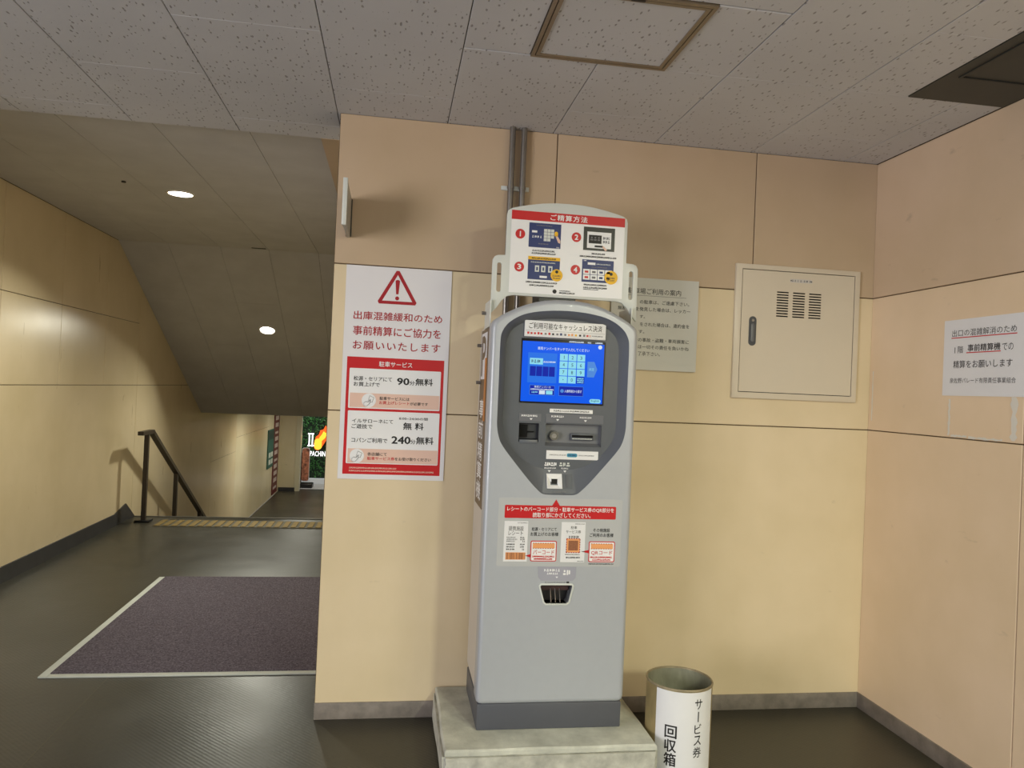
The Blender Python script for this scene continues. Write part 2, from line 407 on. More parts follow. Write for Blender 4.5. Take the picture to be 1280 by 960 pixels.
G = 0.0022   # half joint width
def panels(wall, axis, lst, ma_default, t=0.012, name='panel'):
    """boards of a wall; axis 'y' = back wall facing -y, 'r' = right wall facing -x, 'l' = left wall facing +x"""
    for a0, a1, z0, z1, ma in lst:
        ma = ma or ma_default
        if axis == 'y': b = (a0+G, a1-G, -0.0, t, z0+G, z1-G)
        elif axis == 'r': b = (XR, XR+t, a0+G, a1-G, z0+G, z1-G)
        else: b = (XL-t, XL, a0+G, a1-G, z0+G, z1-G)
        box(name, *b, ma, wall, bev=0.0015, seg=1)
Z1, Z2 = 1.8399, 1.2457
wb = struct(box('wall_back', 0.0, XR+0.2, 0.006, 0.18, 0, H+0.1, JOINT))
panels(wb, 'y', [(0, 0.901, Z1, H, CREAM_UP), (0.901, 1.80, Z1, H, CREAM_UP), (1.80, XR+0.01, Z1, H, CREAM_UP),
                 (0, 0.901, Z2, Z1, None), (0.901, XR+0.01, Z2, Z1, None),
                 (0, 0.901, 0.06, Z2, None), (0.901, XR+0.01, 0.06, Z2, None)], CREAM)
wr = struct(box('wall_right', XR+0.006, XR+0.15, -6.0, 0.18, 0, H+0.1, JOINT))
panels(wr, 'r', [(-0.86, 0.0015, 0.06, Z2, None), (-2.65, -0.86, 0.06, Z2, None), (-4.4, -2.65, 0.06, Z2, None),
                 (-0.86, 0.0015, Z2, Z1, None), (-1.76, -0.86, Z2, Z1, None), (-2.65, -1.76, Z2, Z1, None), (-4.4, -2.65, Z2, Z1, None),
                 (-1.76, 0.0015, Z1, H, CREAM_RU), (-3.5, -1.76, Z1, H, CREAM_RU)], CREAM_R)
wl = struct(box('wall_left', XL-0.2, XL-0.006, -0.9, 14.4, ZL, HB+0.1, JOINT))  # unseen near end lengthened to keep daylight off the hall ceiling
ys = [-0.72, 0.17, 1.06, 1.95, 2.82, 3.685, 4.54]
L_ = []
for a, b in zip(ys[:-1], ys[1:]): L_.append((a, b, Z1, HB, CREAM_L)); L_.append((a, b, 1.255, Z1, CREAM_L))
L_ += [(-0.9, 1.06, 0.0, 1.255, CREAM_L), (1.06, 4.54, 0.0, 1.255, CREAM_L), (4.54, 7.70, 1.255, HB, CREAM_L), (4.54, 7.70, ZL, 1.255, CREAM_L),
       (7.70, 9.36, 0.21, 1.3, CREAM_L), (7.70, 9.36, ZL, 0.21, CREAM_L),
       (9.36, 12.6, 0.43, 1.3, CREAM_P), (9.36, 12.6, ZL, 0.43, CREAM_P), (12.6, 14.3, ZL, 1.3, CREAM_P)]
panels(wl, 'l', L_, CREAM_L)
# stair hall: right-hand wall behind the corner, soffit beside it, passage walls
struct(box('wall_hall', 0.0, 0.14, 0.18, 14.4, ZL, HB+0.1, CREAM))
struct(box('trim_3', -0.11, 0.0, 0.362, 3.88, H, HB, CREAM_UP))
struct(box('wall_passage_end', XL, -1.80, 14.22, 14.42, ZL, 1.3, CREAM_P))
struct(box('door_1', -1.80, -1.70, 14.20, 14.44, ZL, 1.3, mat('door_frame_paint', (214, 206, 178), 0.4)))
struct(box('baseboard_passage', XL, -1.79, 14.20, 14.22, ZL, ZL+0.08, RUBBER))

# front ceiling of staggered acoustic tiles
ce = struct(box('ceiling', -6.0, XR+0.15, -7.0, 0.355, H+0.006, H+0.16, CJOINT))
TW, TL = 0.4462, 0.892
tmesh = None
for k in range(-6, 6):
    x0 = -0.012 + TW*k; x1 = min(x0+TW, XR)
    y = 0.355; first = True
    off = (-0.716 if k % 2 else -0.265)
    cuts = [0.355] + [c for c in [off + TL*j for j in range(1, -5, -1)] if c < 0.34]
    for a, b in zip(cuts[:-1], cuts[1:]):
        if b < -3.6: break
        # leave room for the framed hatch and for the dark panel
        segs = [(x0, x1, b, a)]
        def cut(sg, hx0, hx1, hy0, hy1):
            out = []
            for (p, q, r, s) in sg:
                if q <= hx0+1e-3 or p >= hx1-1e-3 or s <= hy0+1e-3 or r >= hy1-1e-3: out.append((p, q, r, s)); continue
                if s > hy1: out.append((p, q, hy1, s))
                if r < hy0: out.append((p, q, r, hy0))
                lo, hi = max(r, hy0), min(s, hy1)
                if p < hx0: out.append((p, hx0, lo, hi))
                if q > hx1: out.append((hx1, q, lo, hi))
            return out
        segs = cut(segs, 0.652, 1.110, -1.150, -0.710)
        segs = cut(segs, 2.003, XR+0.1, -2.1, -0.716)
        for (p, q, r, s) in segs:
            if q-p < 0.02 or s-r < 0.02: continue
            box('ceiling_tile', p+0.0017, q-0.0017, r+0.0005, s-0.0005, H, H+0.02, TILE, ce, bev=0.0012, seg=1)
# back ceiling and the slope over the stairs, plain boards
cb = struct(box('ceiling', XL-0.15, 0.1, 0.355, 3.90, HB+0.006, HB+0.16, CJOINT))
struct(box('trim_4', -6.0, 0.0, 0.352, 0.362, H+0.002, HB+0.03, TILE))
xs = [XL, -1.735, -1.30, -0.885, -0.455, 0.0]
for a, b in zip(xs[:-1], xs[1:]):
    for c, d in ((0.362, 2.05), (2.05, 3.88)):
        box('ceiling_board', a+0.0012, b-0.0012, c+0.0008, d-0.0008, HB, HB+0.02, BOARD, cb, bev=0.001, seg=1)
SY0, SY1, SZ1 = 3.88, 7.05, 0.905
ang = math.atan2(HB-SZ1, SY1-SY0); SLEN = math.hypot(HB-SZ1, SY1-SY0)
def slope_pt(x, d, h): return (x, SY0 + d*math.cos(ang) + h*math.sin(ang), HB - d*math.sin(ang) + h*math.cos(ang))
def slope_box(name, x0, x1, d0, d1, h0, h1, ma, parent=None):
    bm = bmesh.new(); bm_box(bm, x0, x1, d0, d1, h0, h1)
    for v in bm.verts: v.co = slope_pt(*v.co)
    return finish(name, bm, ma, parent)
cs = struct(slope_box('ceiling', XL-0.1, 0.1, 0, SLEN, 0.006, 0.14, CJOINT))
for i, (a, b) in enumerate(zip(xs[:-1], xs[1:])):
    cuts = [0, 1.75, SLEN] if i % 2 else [0, 0.9, 2.65, SLEN]
    for c, d in zip(cuts[:-1], cuts[1:]):
        slope_box('ceiling_board', a+0.0012, b-0.0012, c+0.0008, d-0.0008, 0, 0.02, BOARD, cs)
struct(box('ceiling', XL-0.1, 0.1, SY1, 14.42, SZ1, SZ1+0.12, BOARD))

# skirtings
struct(box('baseboard_back', 0.0, XR, -0.006, 0.004, 0, 0.067, GREYSKIRT, bev=0.002))
struct(box('baseboard_right', XR-0.006, XR+0.004, -4.4, 0.0, 0, 0.067, GREYSKIRT, bev=0.002))
bm = bmesh.new()
prof = [(-0.9, 0.0), (-0.9, 0.105), (4.08, 0.105), (4.36, 0.16), (4.62, 0.0), (6.8, -1.05), (6.8, -1.07), (4.55, -0.04), (4.3, 0.0)]
A = [bm.verts.new((XL-0.002, y, z)) for y, z in prof]; B = [bm.verts.new((XL+0.012, y, z)) for y, z in prof]
for i in range(len(prof)): bm.faces.new((A[i-1], A[i], B[i], B[i-1]))
bm.faces.new(A); bm.faces.new(B)
struct(finish('baseboard_left', bm, RUBBER))

# ------------------------------------------------------------------ pay machine
MX = 0.874
PM = root('parking_pay_machine', 'tall silver cashless parking payment machine with blue touch screen on concrete base', 'payment machine', (MX, -0.24, 0.128))
outer = mirror([(0, 1.695), (0.04, 1.6945), (0.08, 1.690), (0.115, 1.682), (0.15, 1.671), (0.185, 1.656), (0.215, 1.641), (0.24, 1.627), (0.262, 1.611), (0.272, 1.598), (0.275, 1.58), (0.275, 1.0),
                (0.275, 0.245), (0.272, 0.232), (0.262, 0.224), (0.25, 0.222), (0, 0.222)], MX)
def spline(half, n=6):
    P = [Vector(p) for p in half]; P = [Vector((-P[1].x, P[1].y))] + P + [Vector((-P[-2].x, P[-2].y))]
    out = []
    for i in range(1, len(P)-2):
        for k in range(n):
            t = k/n; a, b, c, d = P[i-1], P[i], P[i+1], P[i+2]
            q = 0.5*((2*b) + (c-a)*t + (2*a-5*b+4*c-d)*t*t + (3*b-a-3*c+d)*t**3)
            out.append((max(0, q.x), q.y))
    out.append(tuple(half[-1])); return out
hole_h = spline([(0, 1.655), (0.09, 1.649), (0.16, 1.633), (0.21, 1.603), (0.234, 1.570), (0.241, 1.530), (0.241, 1.40), (0.241, 1.28), (0.240, 1.225), (0.230, 1.18), (0.212, 1.148), (0.173, 1.100), (0.118, 1.036), (0.086, 1.003), (0.062, 0.985), (0.03, 0.982), (0, 0.982)], 4)
inn_h = spline([(0, 1.628), (0.09, 1.622), (0.15, 1.608), (0.19, 1.582), (0.208, 1.550), (0.214, 1.510), (0.214, 1.40), (0.214, 1.28), (0.213, 1.225), (0.203, 1.185), (0.185, 1.155), (0.150, 1.115), (0.105, 1.088), (0.075, 1.077), (0.050, 1.072), (0.025, 1.070), (0, 1.070)], 4)
hole = mirror(hole_h, MX); inner = mirror(inn_h, MX)
tray = [(MX-0.059, 0.650), (MX-0.054, 0.656), (MX+0.060, 0.656), (MX+0.065, 0.650), (MX+0.052, 0.592), (MX+0.044, 0.585), (MX-0.034, 0.585), (MX-0.042, 0.592)]
YF, YP = -0.432, -0.392
plate('front_door', outer, YF, -0.365, SILVER, PM, holes=[hole, tray], r=0.018, seg=6)
casing = inset(outer, 0.006)
plate('casing', casing, -0.364, -0.045, SIDEP, PM)
box('base_skirt', MX-0.268, MX+0.268, -0.424, -0.048, 0.128, 0.223, DKGREY, PM, bev=0.004)
# recessed fascia: sloping rim + flat panel with openings
bm = bmesh.new()
A = [bm.verts.new((p[0], YF+0.001, p[1])) for p in hole]; A2 = [bm.verts.new((p[0], YF+0.006, p[1])) for p in inset(hole, 0.004)]
B = [bm.verts.new((p[0], YP, p[1])) for p in inner]
for P, Q in ((A, A2), (A2, B)):
    for i in range(len(P)): bm.faces.new((P[i-1], P[i], Q[i], Q[i-1]))
finish('fascia_rim', bm, CHAR2, PM, smooth=0.5)
slotL = rect(MX-0.153, MX-0.079, 1.170, 1.239); slotC = rect(MX-0.053, MX+0.159, 1.157, 1.240)
plate('fascia_panel', inner, YP, YP+0.004, CHAR, PM, holes=[slotL, slotC], smooth=None)
def pocket(name, x0, x1, z0, z1, y0, y1, ma, parent):
    """open-fronted tray set into the panel"""
    bm = bmesh.new()
    f = [bm.verts.new(c) for c in ((x0, y0, z0), (x1, y0, z0), (x1, y0, z1), (x0, y0, z1))]
    b = [bm.verts.new(c) for c in ((x0, y1, z0+0.012), (x1, y1, z0+0.012), (x1, y1, z1-0.002), (x0, y1, z1-0.002))]
    for i in range(4): bm.faces.new((f[i-1], f[i], b[i], b[i-1]))
    bm.faces.new(b)
    return finish(name, bm, ma, parent, flip=False)
rp = pocket('receipt_pocket', MX-0.153, MX-0.079, 1.170, 1.239, YP, YP+0.024, mat('deep_charcoal', (48, 50, 56), 0.5), PM)
boxes('slot_opening', [(MX-0.148, MX-0.118, YP+0.018, YP+0.023, 1.186, 1.232), (MX-0.12, MX-0.094, YP+0.018, YP+0.023, 1.204, 1.209)], VOID, rp)
box('lower_tray', MX-0.150, MX-0.082, YP-0.002, YP+0.006, 1.164, 1.178, CHAR2, rp, bev=0.002)
cp = pocket('card_pocket', MX-0.053, MX+0.159, 1.157, 1.240, YP, YP+0.026, mat('pocket_grey', (112, 114, 120), 0.4), PM)
cyl('key_knob', (MX-0.019, YP+0.026, 1.196), (MX-0.019, YP+0.006, 1.194), 0.019, CHROME, cp, r2=0.016)
cyl('key_core', (MX-0.019, YP+0.006, 1.194), (MX-0.019, YP+0.004, 1.194), 0.009, STEEL, cp)
box('card_slot', MX+0.045, MX+0.134, YP+0.012, YP+0.026, 1.180, 1.206, CHAR, cp, bev=0.003)
box('slot_opening', MX+0.050, MX+0.130, YP+0.0105, YP+0.013, 1.191, 1.200, VOID, cp)
marks(cp, MX+0.052, MX+0.128, 1.186, 0.004, YP+0.012, PLATEW, 5, 0.2)
# hood plates and printing above the slots
h1 = box('label_strip', MX-0.155, MX-0.072, YP-0.002, YP, 1.246, 1.274, mat('strip_grey', (104, 106, 114), 0.45), PM)
marks(h1, MX-0.146, MX-0.086, 1.266, 0.007, YP-0.002, WHITE, 11); poly(h1, [(MX-0.116, 1.257), (MX-0.104, 1.257), (MX-0.110, 1.250)], YP-0.002, WHITE, 'arrow_mark')
h2 = box('label_strip', MX-0.055, MX+0.165, YP-0.002, YP, 1.244, 1.276, MATS['strip_grey'], PM)
marks(h2, MX-0.034, MX+0.012, 1.267, 0.007, YP-0.002, WHITE, 12); poly(h2, [(MX-0.016, 1.257), (MX-0.004, 1.257), (MX-0.010, 1.250)], YP-0.002, WHITE, 'arrow_mark')
marks(h2, MX+0.074, MX+0.118, 1.266, 0.006, YP-0.002, WHITE, 13); poly(h2, [(MX+0.090, 1.257), (MX+0.102, 1.257), (MX+0.096, 1.250)], YP-0.002, WHITE, 'arrow_mark')
s1 = box('white_strip', MX-0.041, MX+0.122, YP-0.0035, YP, 1.281, 1.295, WHITE, PM)
marks(s1, MX-0.026, MX+0.108, 1.288, 0.006, YP-0.0035, INK, 14, 0.5)
s2 = box('white_strip', MX-0.047, MX+0.150, YP-0.003, YP, 1.109, 1.141, WHITE, PM)
marks(s2, MX-0.036, MX+0.026, 1.125, 0.004, YP-0.003, GINK, 15); marks(s2, MX+0.074, MX+0.135, 1.125, 0.004, YP-0.003, GINK, 16)
poly(s2, rrect(MX+0.030, MX+0.070, 1.118, 1.132, 0.0065), YP-0.003, mat('teal_print', (60, 150, 180), 0.5), 'logo_patch')
marks(s2, MX+0.036, MX+0.064, 1.125, 0.006, YP-0.0037, NAVY, 17)
# payment sticker at the top of the fascia
YS = YP-0.010
cs_ = box('cashless_sticker', MX-0.149, MX+0.158, YS, YP-0.0005, 1.557, 1.617, WHITE, PM, bev=0.0015)
txt(cs_, 'ご利用可能なキャッシュレス決済', MX-0.133, MX+0.143, 1.586, 1.609, YS, INK, 0.006)
pr(cs_, MX-0.145, MX+0.154, 1.5795, 1.5803, YS, GINK, 'rule_line')
for i, (uu, c) in enumerate([(-0.139, RED), (-0.127, RED), (-0.114, RED), (-0.101, RED), (-0.090, RED), (-0.074, GINK), (-0.060, RED), (-0.046, INK), (-0.030, GINK), (-0.016, NAVY), (0.000, GINK), (0.014, ORANGE), (0.026, ORANGE), (0.040, YELLOW), (0.056, INK), (0.072, GINK), (0.084, RED), (0.094, PINK)]):
    pr(cs_, MX+uu, MX+uu+0.0075, 1.566, 1.573 if i % 3 else 1.5745, YS, c, 'logo_patch')
marks(cs_, MX+0.106, MX+0.148, 1.570, 0.004, YS, GINK, 18)
# touch screen
sc = box('touch_screen', MX-0.157, MX+0.161, YP-0.004, YP+0.003, 1.313, 1.551, BLACK, PM, bev=0.0015)
ysn = YP-0.004
pr(sc, MX-0.153, MX+0.156, 1.319, 1.5405, ysn, SCRB, 'display')
ya = ysn-Y1; yb = ysn-Y2; yc = ysn-Y3
for a, b in ((0.895, 0.950), (0.966, 0.979), (0.995, 1.023)): marks(sc, a, b, 1.5455, 0.005, ysn, SCRW, int(a*1000), 0.1)
txt(sc, '車両ナンバーをタッチで入力してください', 0.778, 0.973, 1.510, 1.5215, ya, SCRW, 0.012)
disc('round_button', 1.014, 1.530, 0.0075, ya, SCRW, sc)
pr(sc, 0.743, 0.852, 1.389, 1.499, ya, SCRB2, 'display_field')
pr(sc, 0.750, 0.799, 1.456, 1.479, yb, SCRC, 'display_field'); marks(sc, 0.756, 0.793, 1.4675, 0.011, yc, mat('screen_grey', (110, 160, 190), 0.3, emit=0.4), 21)
marks(sc, 0.801, 0.846, 1.4665, 0.006, yb, SCRW, 22)
for i in range(4): pr(sc, 0.7515+i*0.0238, 0.7515+i*0.0238+0.0218, 1.413, 1.449, yb, SCRD, 'digit_field')
kx, kz, kw, kh = 0.861, 1.5005, 0.0328, 0.0276
KEYINK = mat('screen_key_ink', (70, 110, 140), 0.3, emit=0.15)
for i, ch in enumerate(['1', '2', '3', '4', '5', '6', '7', '8', '9', '・', '0', None]):
    a = kx + (i % 3)*kw; b = kz - (i//3)*kh
    pr(sc, a+0.0014, a+kw-0.0014, b-kh+0.0012, b-0.0012, ya, SCRC if ch else SCRD, 'display_key')
    cxk, czk = a+kw/2, b-kh/2
    if ch == '・': disc('key_dot', cxk, czk, 0.0016, yb, KEYINK, sc, 10)
    elif ch: txt(sc, ch, cxk-(0.0018 if ch == '1' else 0.0036), cxk+0.0036, czk-0.0062, czk+0.0062, yb, KEYINK, 0.0)
    else:
        for dz in (0.0065, -0.0005, -0.0075): marks(sc, a+0.004, a+kw-0.004, czk+dz, 0.0052, yb, SCRC, int(dz*1e4)+60, 0.15)
poly(sc, [(0.968, 1.475), (0.994, 1.475), (1.006, 1.447), (0.994, 1.417), (0.968, 1.417)], ya, SCRL, 'display_key')
txt(sc, '決定', 0.973, 0.994, 1.441, 1.452, yb, SCRC)
def framed(x0, x1, z0, z1):
    pr(sc, x0, x1, z0, z1, ya, SCRL, 'display_key'); pr(sc, x0+0.0012, x1-0.0012, z0+0.0012, z1-0.0012, yb, SCRD, 'display_key')
framed(0.753, 0.847, 1.344, 1.380); framed(0.863, 0.956, 1.344, 1.380)
txt(sc, '入庫時刻から探す', 0.884, 0.950, 1.3565, 1.3675, yc, SCRW, 0.012)
disc('key_icon', 0.875, 1.362, 0.0068, yc, SCRL, sc, 16)
txt(sc, '車両ナンバーの', 0.770, 0.832, 1.3695, 1.3775, yc, SCRW, 0.01); marks(sc, 0.757, 0.844, 1.3645, 0.005, yc, SCRW, 31, 0.15)
pr(sc, 0.789, 0.811, 1.347, 1.3605, yc, SCRW, 'display_field'); pr(sc, 0.815, 0.839, 1.347, 1.3605, yc, SCRC, 'display_field'); marks(sc, 0.761, 0.783, 1.354, 0.006, yc, SCRC, 32)
poly(sc, rrect(0.981, 1.024, 1.321, 1.3365, 0.0075), ya, SCRC, 'display_key'); txt(sc, 'English', 0.987, 1.018, 1.3245, 1.3335, yb, KEYINK)
# reader on the sloping lip
def lip_y(z): return YP + (YF+0.006-YP)*max(0, min(1, (1.070-z)/(1.070-0.986)))
rd = PM
bm = bmesh.new()
q = [(MX-0.045, 1.004), (MX+0.012, 1.004), (MX+0.012, 1.056), (MX-0.045, 1.056)]; ci, cj = MX-0.0165, 1.029
f0 = [bm.verts.new((a, lip_y(b)+0.002, b)) for a, b in q]; f1 = [bm.verts.new((a, lip_y(b)-0.007, b)) for a, b in q]
f2 = [bm.verts.new((ci+(a-ci)*0.9, lip_y(b)-0.007, cj+(b-cj)*0.9)) for a, b in q]; f3 = [bm.verts.new((ci+(a-ci)*0.35, lip_y(1.03)-0.0022, cj-0.002+(b-cj)*0.35)) for a, b in q]
for P, Q in ((f0, f1), (f1, f2), (f2, f3)):
    for i in range(4): bm.faces.new((P[i-1], P[i], Q[i], Q[i-1]))
rw = finish('code_reader', bm, WHITE, PM, flip=False)
box('reader_window', ci-0.011, ci+0.011, lip_y(1.03)-0.0042, lip_y(1.03)-0.0015, cj-0.012, cj+0.009, BLACK, rw)
bm = bmesh.new(); bm_box(bm, MX+0.014, MX+0.050, -0.003, 0.003, 1.004, 1.056)
for v in bm.verts: v.co.y += lip_y(v.co.z)
ir = finish('card_touch_pad', bm, CHAR, PM)
bm = bmesh.new(); bm_box(bm, MX+0.026, MX+0.034, -0.005, 0.002, 1.008, 1.054)
for v in bm.verts: v.co.y += lip_y(v.co.z)
finish('pad_groove', bm, DKGREY, ir)
for s in (-1, 1):
    for k in range(5):
        bm = bmesh.new(); uu = s*(0.080+0.0065*k); zz = 1.036+0.0065*k
        a, b = Vector((MX+uu, 0, zz-0.008)), Vector((MX+uu+s*0.000, 0, zz+0.010))
        a.y = lip_y(a.z)-0.0008; b.y = lip_y(b.z)-0.0008
        bm_cyl(bm, a, b, 0.0017, 6); finish('speaker_slot', bm, VOID, PM)
marks(PM, MX-0.052, MX-0.006, 1.090, 0.013, YP, WHITE, 41, 0.1, 'pictogram'); marks(PM, MX+0.004, MX+0.044, 1.090, 0.014, YP, PLATEW, 42, 0.3, 'pictogram')
marks(PM, MX-0.052, MX-0.008, 1.0755, 0.005, YP, WHITE, 43); marks(PM, MX+0.012, MX+0.038, 1.0755, 0.005, YP, WHITE, 44)
for c0 in (-0.034, 0.025):
    poly(PM, [(MX+c0-0.006, 1.068), (MX+c0+0.006, 1.068), (MX+c0, 1.0605)], lip_y(1.06)-0.0005, WHITE, 'arrow_mark')
marks(PM, MX-0.022, MX+0.026, 0.993, 0.005, YF+0.0005, GINK, 45)

# instruction sticker below the fascia
yi = YF-0.0002
ins = plate('instruction_sticker', rrect(MX-0.222, MX+0.240, 0.722, 0.969, 0.006), yi-0.0006, YF+0.0002, STICK, PM, smooth=None)
y0 = yi-0.0006; y1_ = y0-Y1; y2_ = y0-Y2; y3_ = y0-Y3
poly(ins, rrect(MX-0.199, MX+0.216, 0.896, 0.943, 0.004), y0, RED, 'red_banner'); poly(ins, [(MX-0.026, 0.942), (MX+0.004, 0.942), (MX-0.011, 0.966)], y0, RED, 'red_arrow')
txt(ins, 'レシートのバーコード部分・駐車サービス券のQR部分を', MX-0.190, MX+0.208, 0.9205, 0.9375, y1_, WHITE, 0.014)
txt(ins, '読取り部にかざしてください。', MX-0.096, MX+0.120, 0.900, 0.9175, y1_, WHITE, 0.014)
pr(ins, MX-0.198, MX-0.111, 0.739, 0.885, y0, PAPER, 'receipt_picture')
marks(ins, MX-0.150, MX-0.114, 0.879, 0.003, y1_, GINK, 50)
txt(ins, '提携施設', MX-0.182, MX-0.127, 0.850, 0.867, y1_, INK); txt(ins, 'レシート', MX-0.182, MX-0.129, 0.834, 0.849, y1_, INK)
for i, zz in enumerate((0.826, 0.819, 0.812, 0.801, 0.792, 0.783)):
    marks(ins, MX-0.188, MX-0.156+(0.006 if i == 1 else 0), zz, 0.0048, y1_, GINK if i < 3 else INK, 51+i); marks(ins, MX-0.138+0.008*(i % 3 == 2), MX-0.121, zz, 0.005, y1_, INK, 61+i)
pr(ins, MX-0.190, MX-0.117, 0.746, 0.772, y1_, ORANGE, 'barcode_field')
bm = bmesh.new(); x = MX-0.189; q = random.Random(3)
while x < MX-0.119:
    wd = q.choice((0.0008, 0.0014, 0.0022)); bm_box(bm, x, x+wd, y2_-0.0005, y2_, 0.747, 0.771); x += wd+q.choice((0.0012, 0.002, 0.003))
finish('barcode_bars', bm, BOX, ins)
def callout(x0, x1, z0, z1, tip, head):
    poly(ins, rrect(x0, x1, z0, z1, 0.006), y0, RED, 'callout_frame'); poly(ins, rrect(x0+0.0032, x1-0.0032, z0+0.0032, z1-0.0032, 0.004), y1_, WHITE, 'callout_field')
    poly(ins, [(x0+0.001, tip[1]-0.006), (x0+0.001, tip[1]+0.006), tip], y0, RED, 'callout_pointer')
    pr(ins, x0+0.008, x1-0.008, z1-0.027, z1-0.009, y2_, ORANGE, 'dashed_field')
    bm = bmesh.new(); n = 9; wv = (x1-x0-0.016)
    for k in range(n):
        a = x0+0.008+wv*k/n
        for zz in (z1-0.028, z1-0.0095): bm_box(bm, a, a+wv/n*0.55, y3_-0.0004, y3_, zz, zz+0.0018)
    finish('dashed_outline', bm, DRED, ins)
    txt(ins, head, x0+0.010, x1-0.009, z0+0.026, z0+0.042, y2_, RED, 0.008)
    marks(ins, x0+0.007, x1-0.008, z0+0.018, 0.006, y2_, RED, int(x0*999), 0.12); marks(ins, x0+0.014, x1-0.014, z0+0.009, 0.006, y2_, RED, int(x0*998), 0.12)
callout(MX-0.099, MX-0.002, 0.740, 0.815, (MX-0.119, 0.760), 'バーコード'); callout(MX+0.118, MX+0.217, 0.739, 0.815, (MX+0.090, 0.777), 'QRコード')
txt(ins, '松源・セリアにて', MX-0.097, MX-0.005, 0.8505, 0.8635, y0, INK, 0.016); txt(ins, 'お買上げのお客様', MX-0.101, MX+0.002, 0.832, 0.846, y0, INK, 0.016)
txt(ins, 'その他施設', MX+0.132, MX+0.196, 0.849, 0.863, y0, INK, 0.016); txt(ins, 'ご利用のお客様', MX+0.120, MX+0.210, 0.831, 0.845, y0, INK, 0.016)
pr(ins, MX+0.013, MX+0.103, 0.738, 0.884, y0, PAPER, 'ticket_picture')
marks(ins, MX+0.064, MX+0.100, 0.878, 0.003, y1_, GINK, 70)
txt(ins, '駐車', MX+0.048, MX+0.071, 0.859, 0.870, y1_, INK); txt(ins, 'サービス券', MX+0.030, MX+0.086, 0.843, 0.855, y1_, INK); marks(ins, MX+0.042, MX+0.080, 0.830, 0.009, y1_, GINK, 72)
pr(ins, MX+0.034, MX+0.084, 0.774, 0.824, y1_, ORANGE, 'code_field'); pr(ins, MX+0.041, MX+0.077, 0.781, 0.817, y2_, BOX, 'code_field')
bm = bmesh.new()
for k in range(6):
    a = MX+0.033+k*0.0089
    for zz in (0.772, 0.8225): bm_box(bm, a, a+0.005, y2_-0.0005, y2_, zz, zz+0.0028)
    zz = 0.773+k*0.0089
    for a in (MX+0.0325, MX+0.0825): bm_box(bm, a, a+0.0028, y2_-0.0005, y2_, zz, zz+0.005)
finish('dashed_outline', bm, DRED, ins)
marks(ins, MX+0.030, MX+0.086, 0.766, 0.003, y1_, INK, 73); marks(ins, MX+0.034, MX+0.086, 0.755, 0.006, y1_, INK, 74); marks(ins, MX+0.076, MX+0.100, 0.742, 0.003, y1_, GINK, 75)
marks(ins, MX+0.120, MX+0.214, 0.732, 0.0045, y0, INK, 76)
# label above the coin tray, tray
lb = poly(PM, [(MX-0.069, 0.721), (MX+0.075, 0.721), (MX+0.074, 0.682), (MX+0.064, 0.670), (MX-0.055, 0.670), (MX-0.066, 0.682)], YF, LILAC, 'tray_label')
marks(lb, MX-0.045, MX+0.016, 0.708, 0.009, YF-0.0007, WHITE, 80); marks(lb, MX-0.034, MX+0.006, 0.696, 0.007, YF-0.0007, WHITE, 81)
marks(lb, MX+0.026, MX+0.052, 0.700, 0.018, YF-0.0007, WHITE, 82, 0.2, 'pictogram'); poly(lb, [(MX-0.002, 0.685), (MX+0.008, 0.685), (MX+0.003, 0.679)], YF-0.0007, WHITE, 'arrow_mark')
marks(PM, MX-0.040, MX+0.036, 0.664, 0.004, YF, GINK, 83); pr(PM, MX+0.040, MX+0.050, 0.661, 0.667, YF, INK, 'pictogram')
plate('tray_frame', inset(ccw(tray), -0.004), YF-0.003, YF+0.004, PLATEW, PM, holes=[inset(ccw(tray), 0.002)], r=0.002, seg=2)
bm = bmesh.new(); t_ = ccw(tray)
f = [bm.verts.new((p[0], YF+0.004, p[1])) for p in t_]; b = [bm.verts.new((p[0], YF+0.055, p[1])) for p in t_]
for i in range(len(f)): bm.faces.new((f[i-1], f[i], b[i], b[i-1]))
bm.faces.new(b)
tr = finish('tray_pocket', bm, mat('tray_black', (40, 38, 40), 0.35), PM, flip=False)
for k in (-1, 0, 1):
    cyl('tray_prong', (MX+0.004+k*0.017, YF+0.010, 0.588), (MX+0.004+k*0.017, YF+0.030, 0.634), 0.0022, CHROME, tr, n=8)
box('tray_flap', MX-0.05, MX+0.055, YF+0.03, YF+0.036, 0.628, 0.654, mat('flap_maroon', (70, 48, 48), 0.35), tr)
# side label and bolts
XS = MX-0.2695
sl = box('side_label', XS-0.0012, XS+0.001, -0.315, -0.095, 0.905, 1.588, BROWNL, PM)
FRX = XS-0.0014
def side(y, z): return (FRX-0.0004, y, z)
box('side_label_field', FRX-0.0003, FRX, -0.285, -0.115, 1.395, 1.575, PAPER, sl)
def sidet(ch, ya_, yb_, z0, z1, ma):  # reads from the left of the machine: right hand is towards the front (-y)
    txt(sl, ch, 0, 1, z0, z1, 0, ma, 0.02, fn=lambda X, Z, D=0: (FRX-0.0006-D, ya_+(yb_-ya_)*X, Z))
sidet('P', -0.135, -0.255, 1.41, 1.56, BROWNL)
for ch, z0 in zip('事前精算機', (1.245, 1.165, 1.08, 1.005, 0.93)): sidet(ch, -0.125, -0.265, z0, z0+0.07, WHITE)
box('ochre_strip', XS-0.004, XS-0.0013, -0.300, -0.258, 1.235, 1.475, OCHRE, PM)
for yy, zz in ((-0.225, 1.650), (-0.11, 1.530), (-0.125, 1.382)):
    cyl('side_bolt', (XS+0.002, yy, zz), (XS-0.020, yy, zz), 0.007, STEEL, PM, n=10)

for s_ in (-1, 1):
    box('sign_arm', *sorted((MX+s_*0.2695, MX+s_*0.2735)), -0.350, -0.19, 1.590, 1.690, PLATEW, PM)
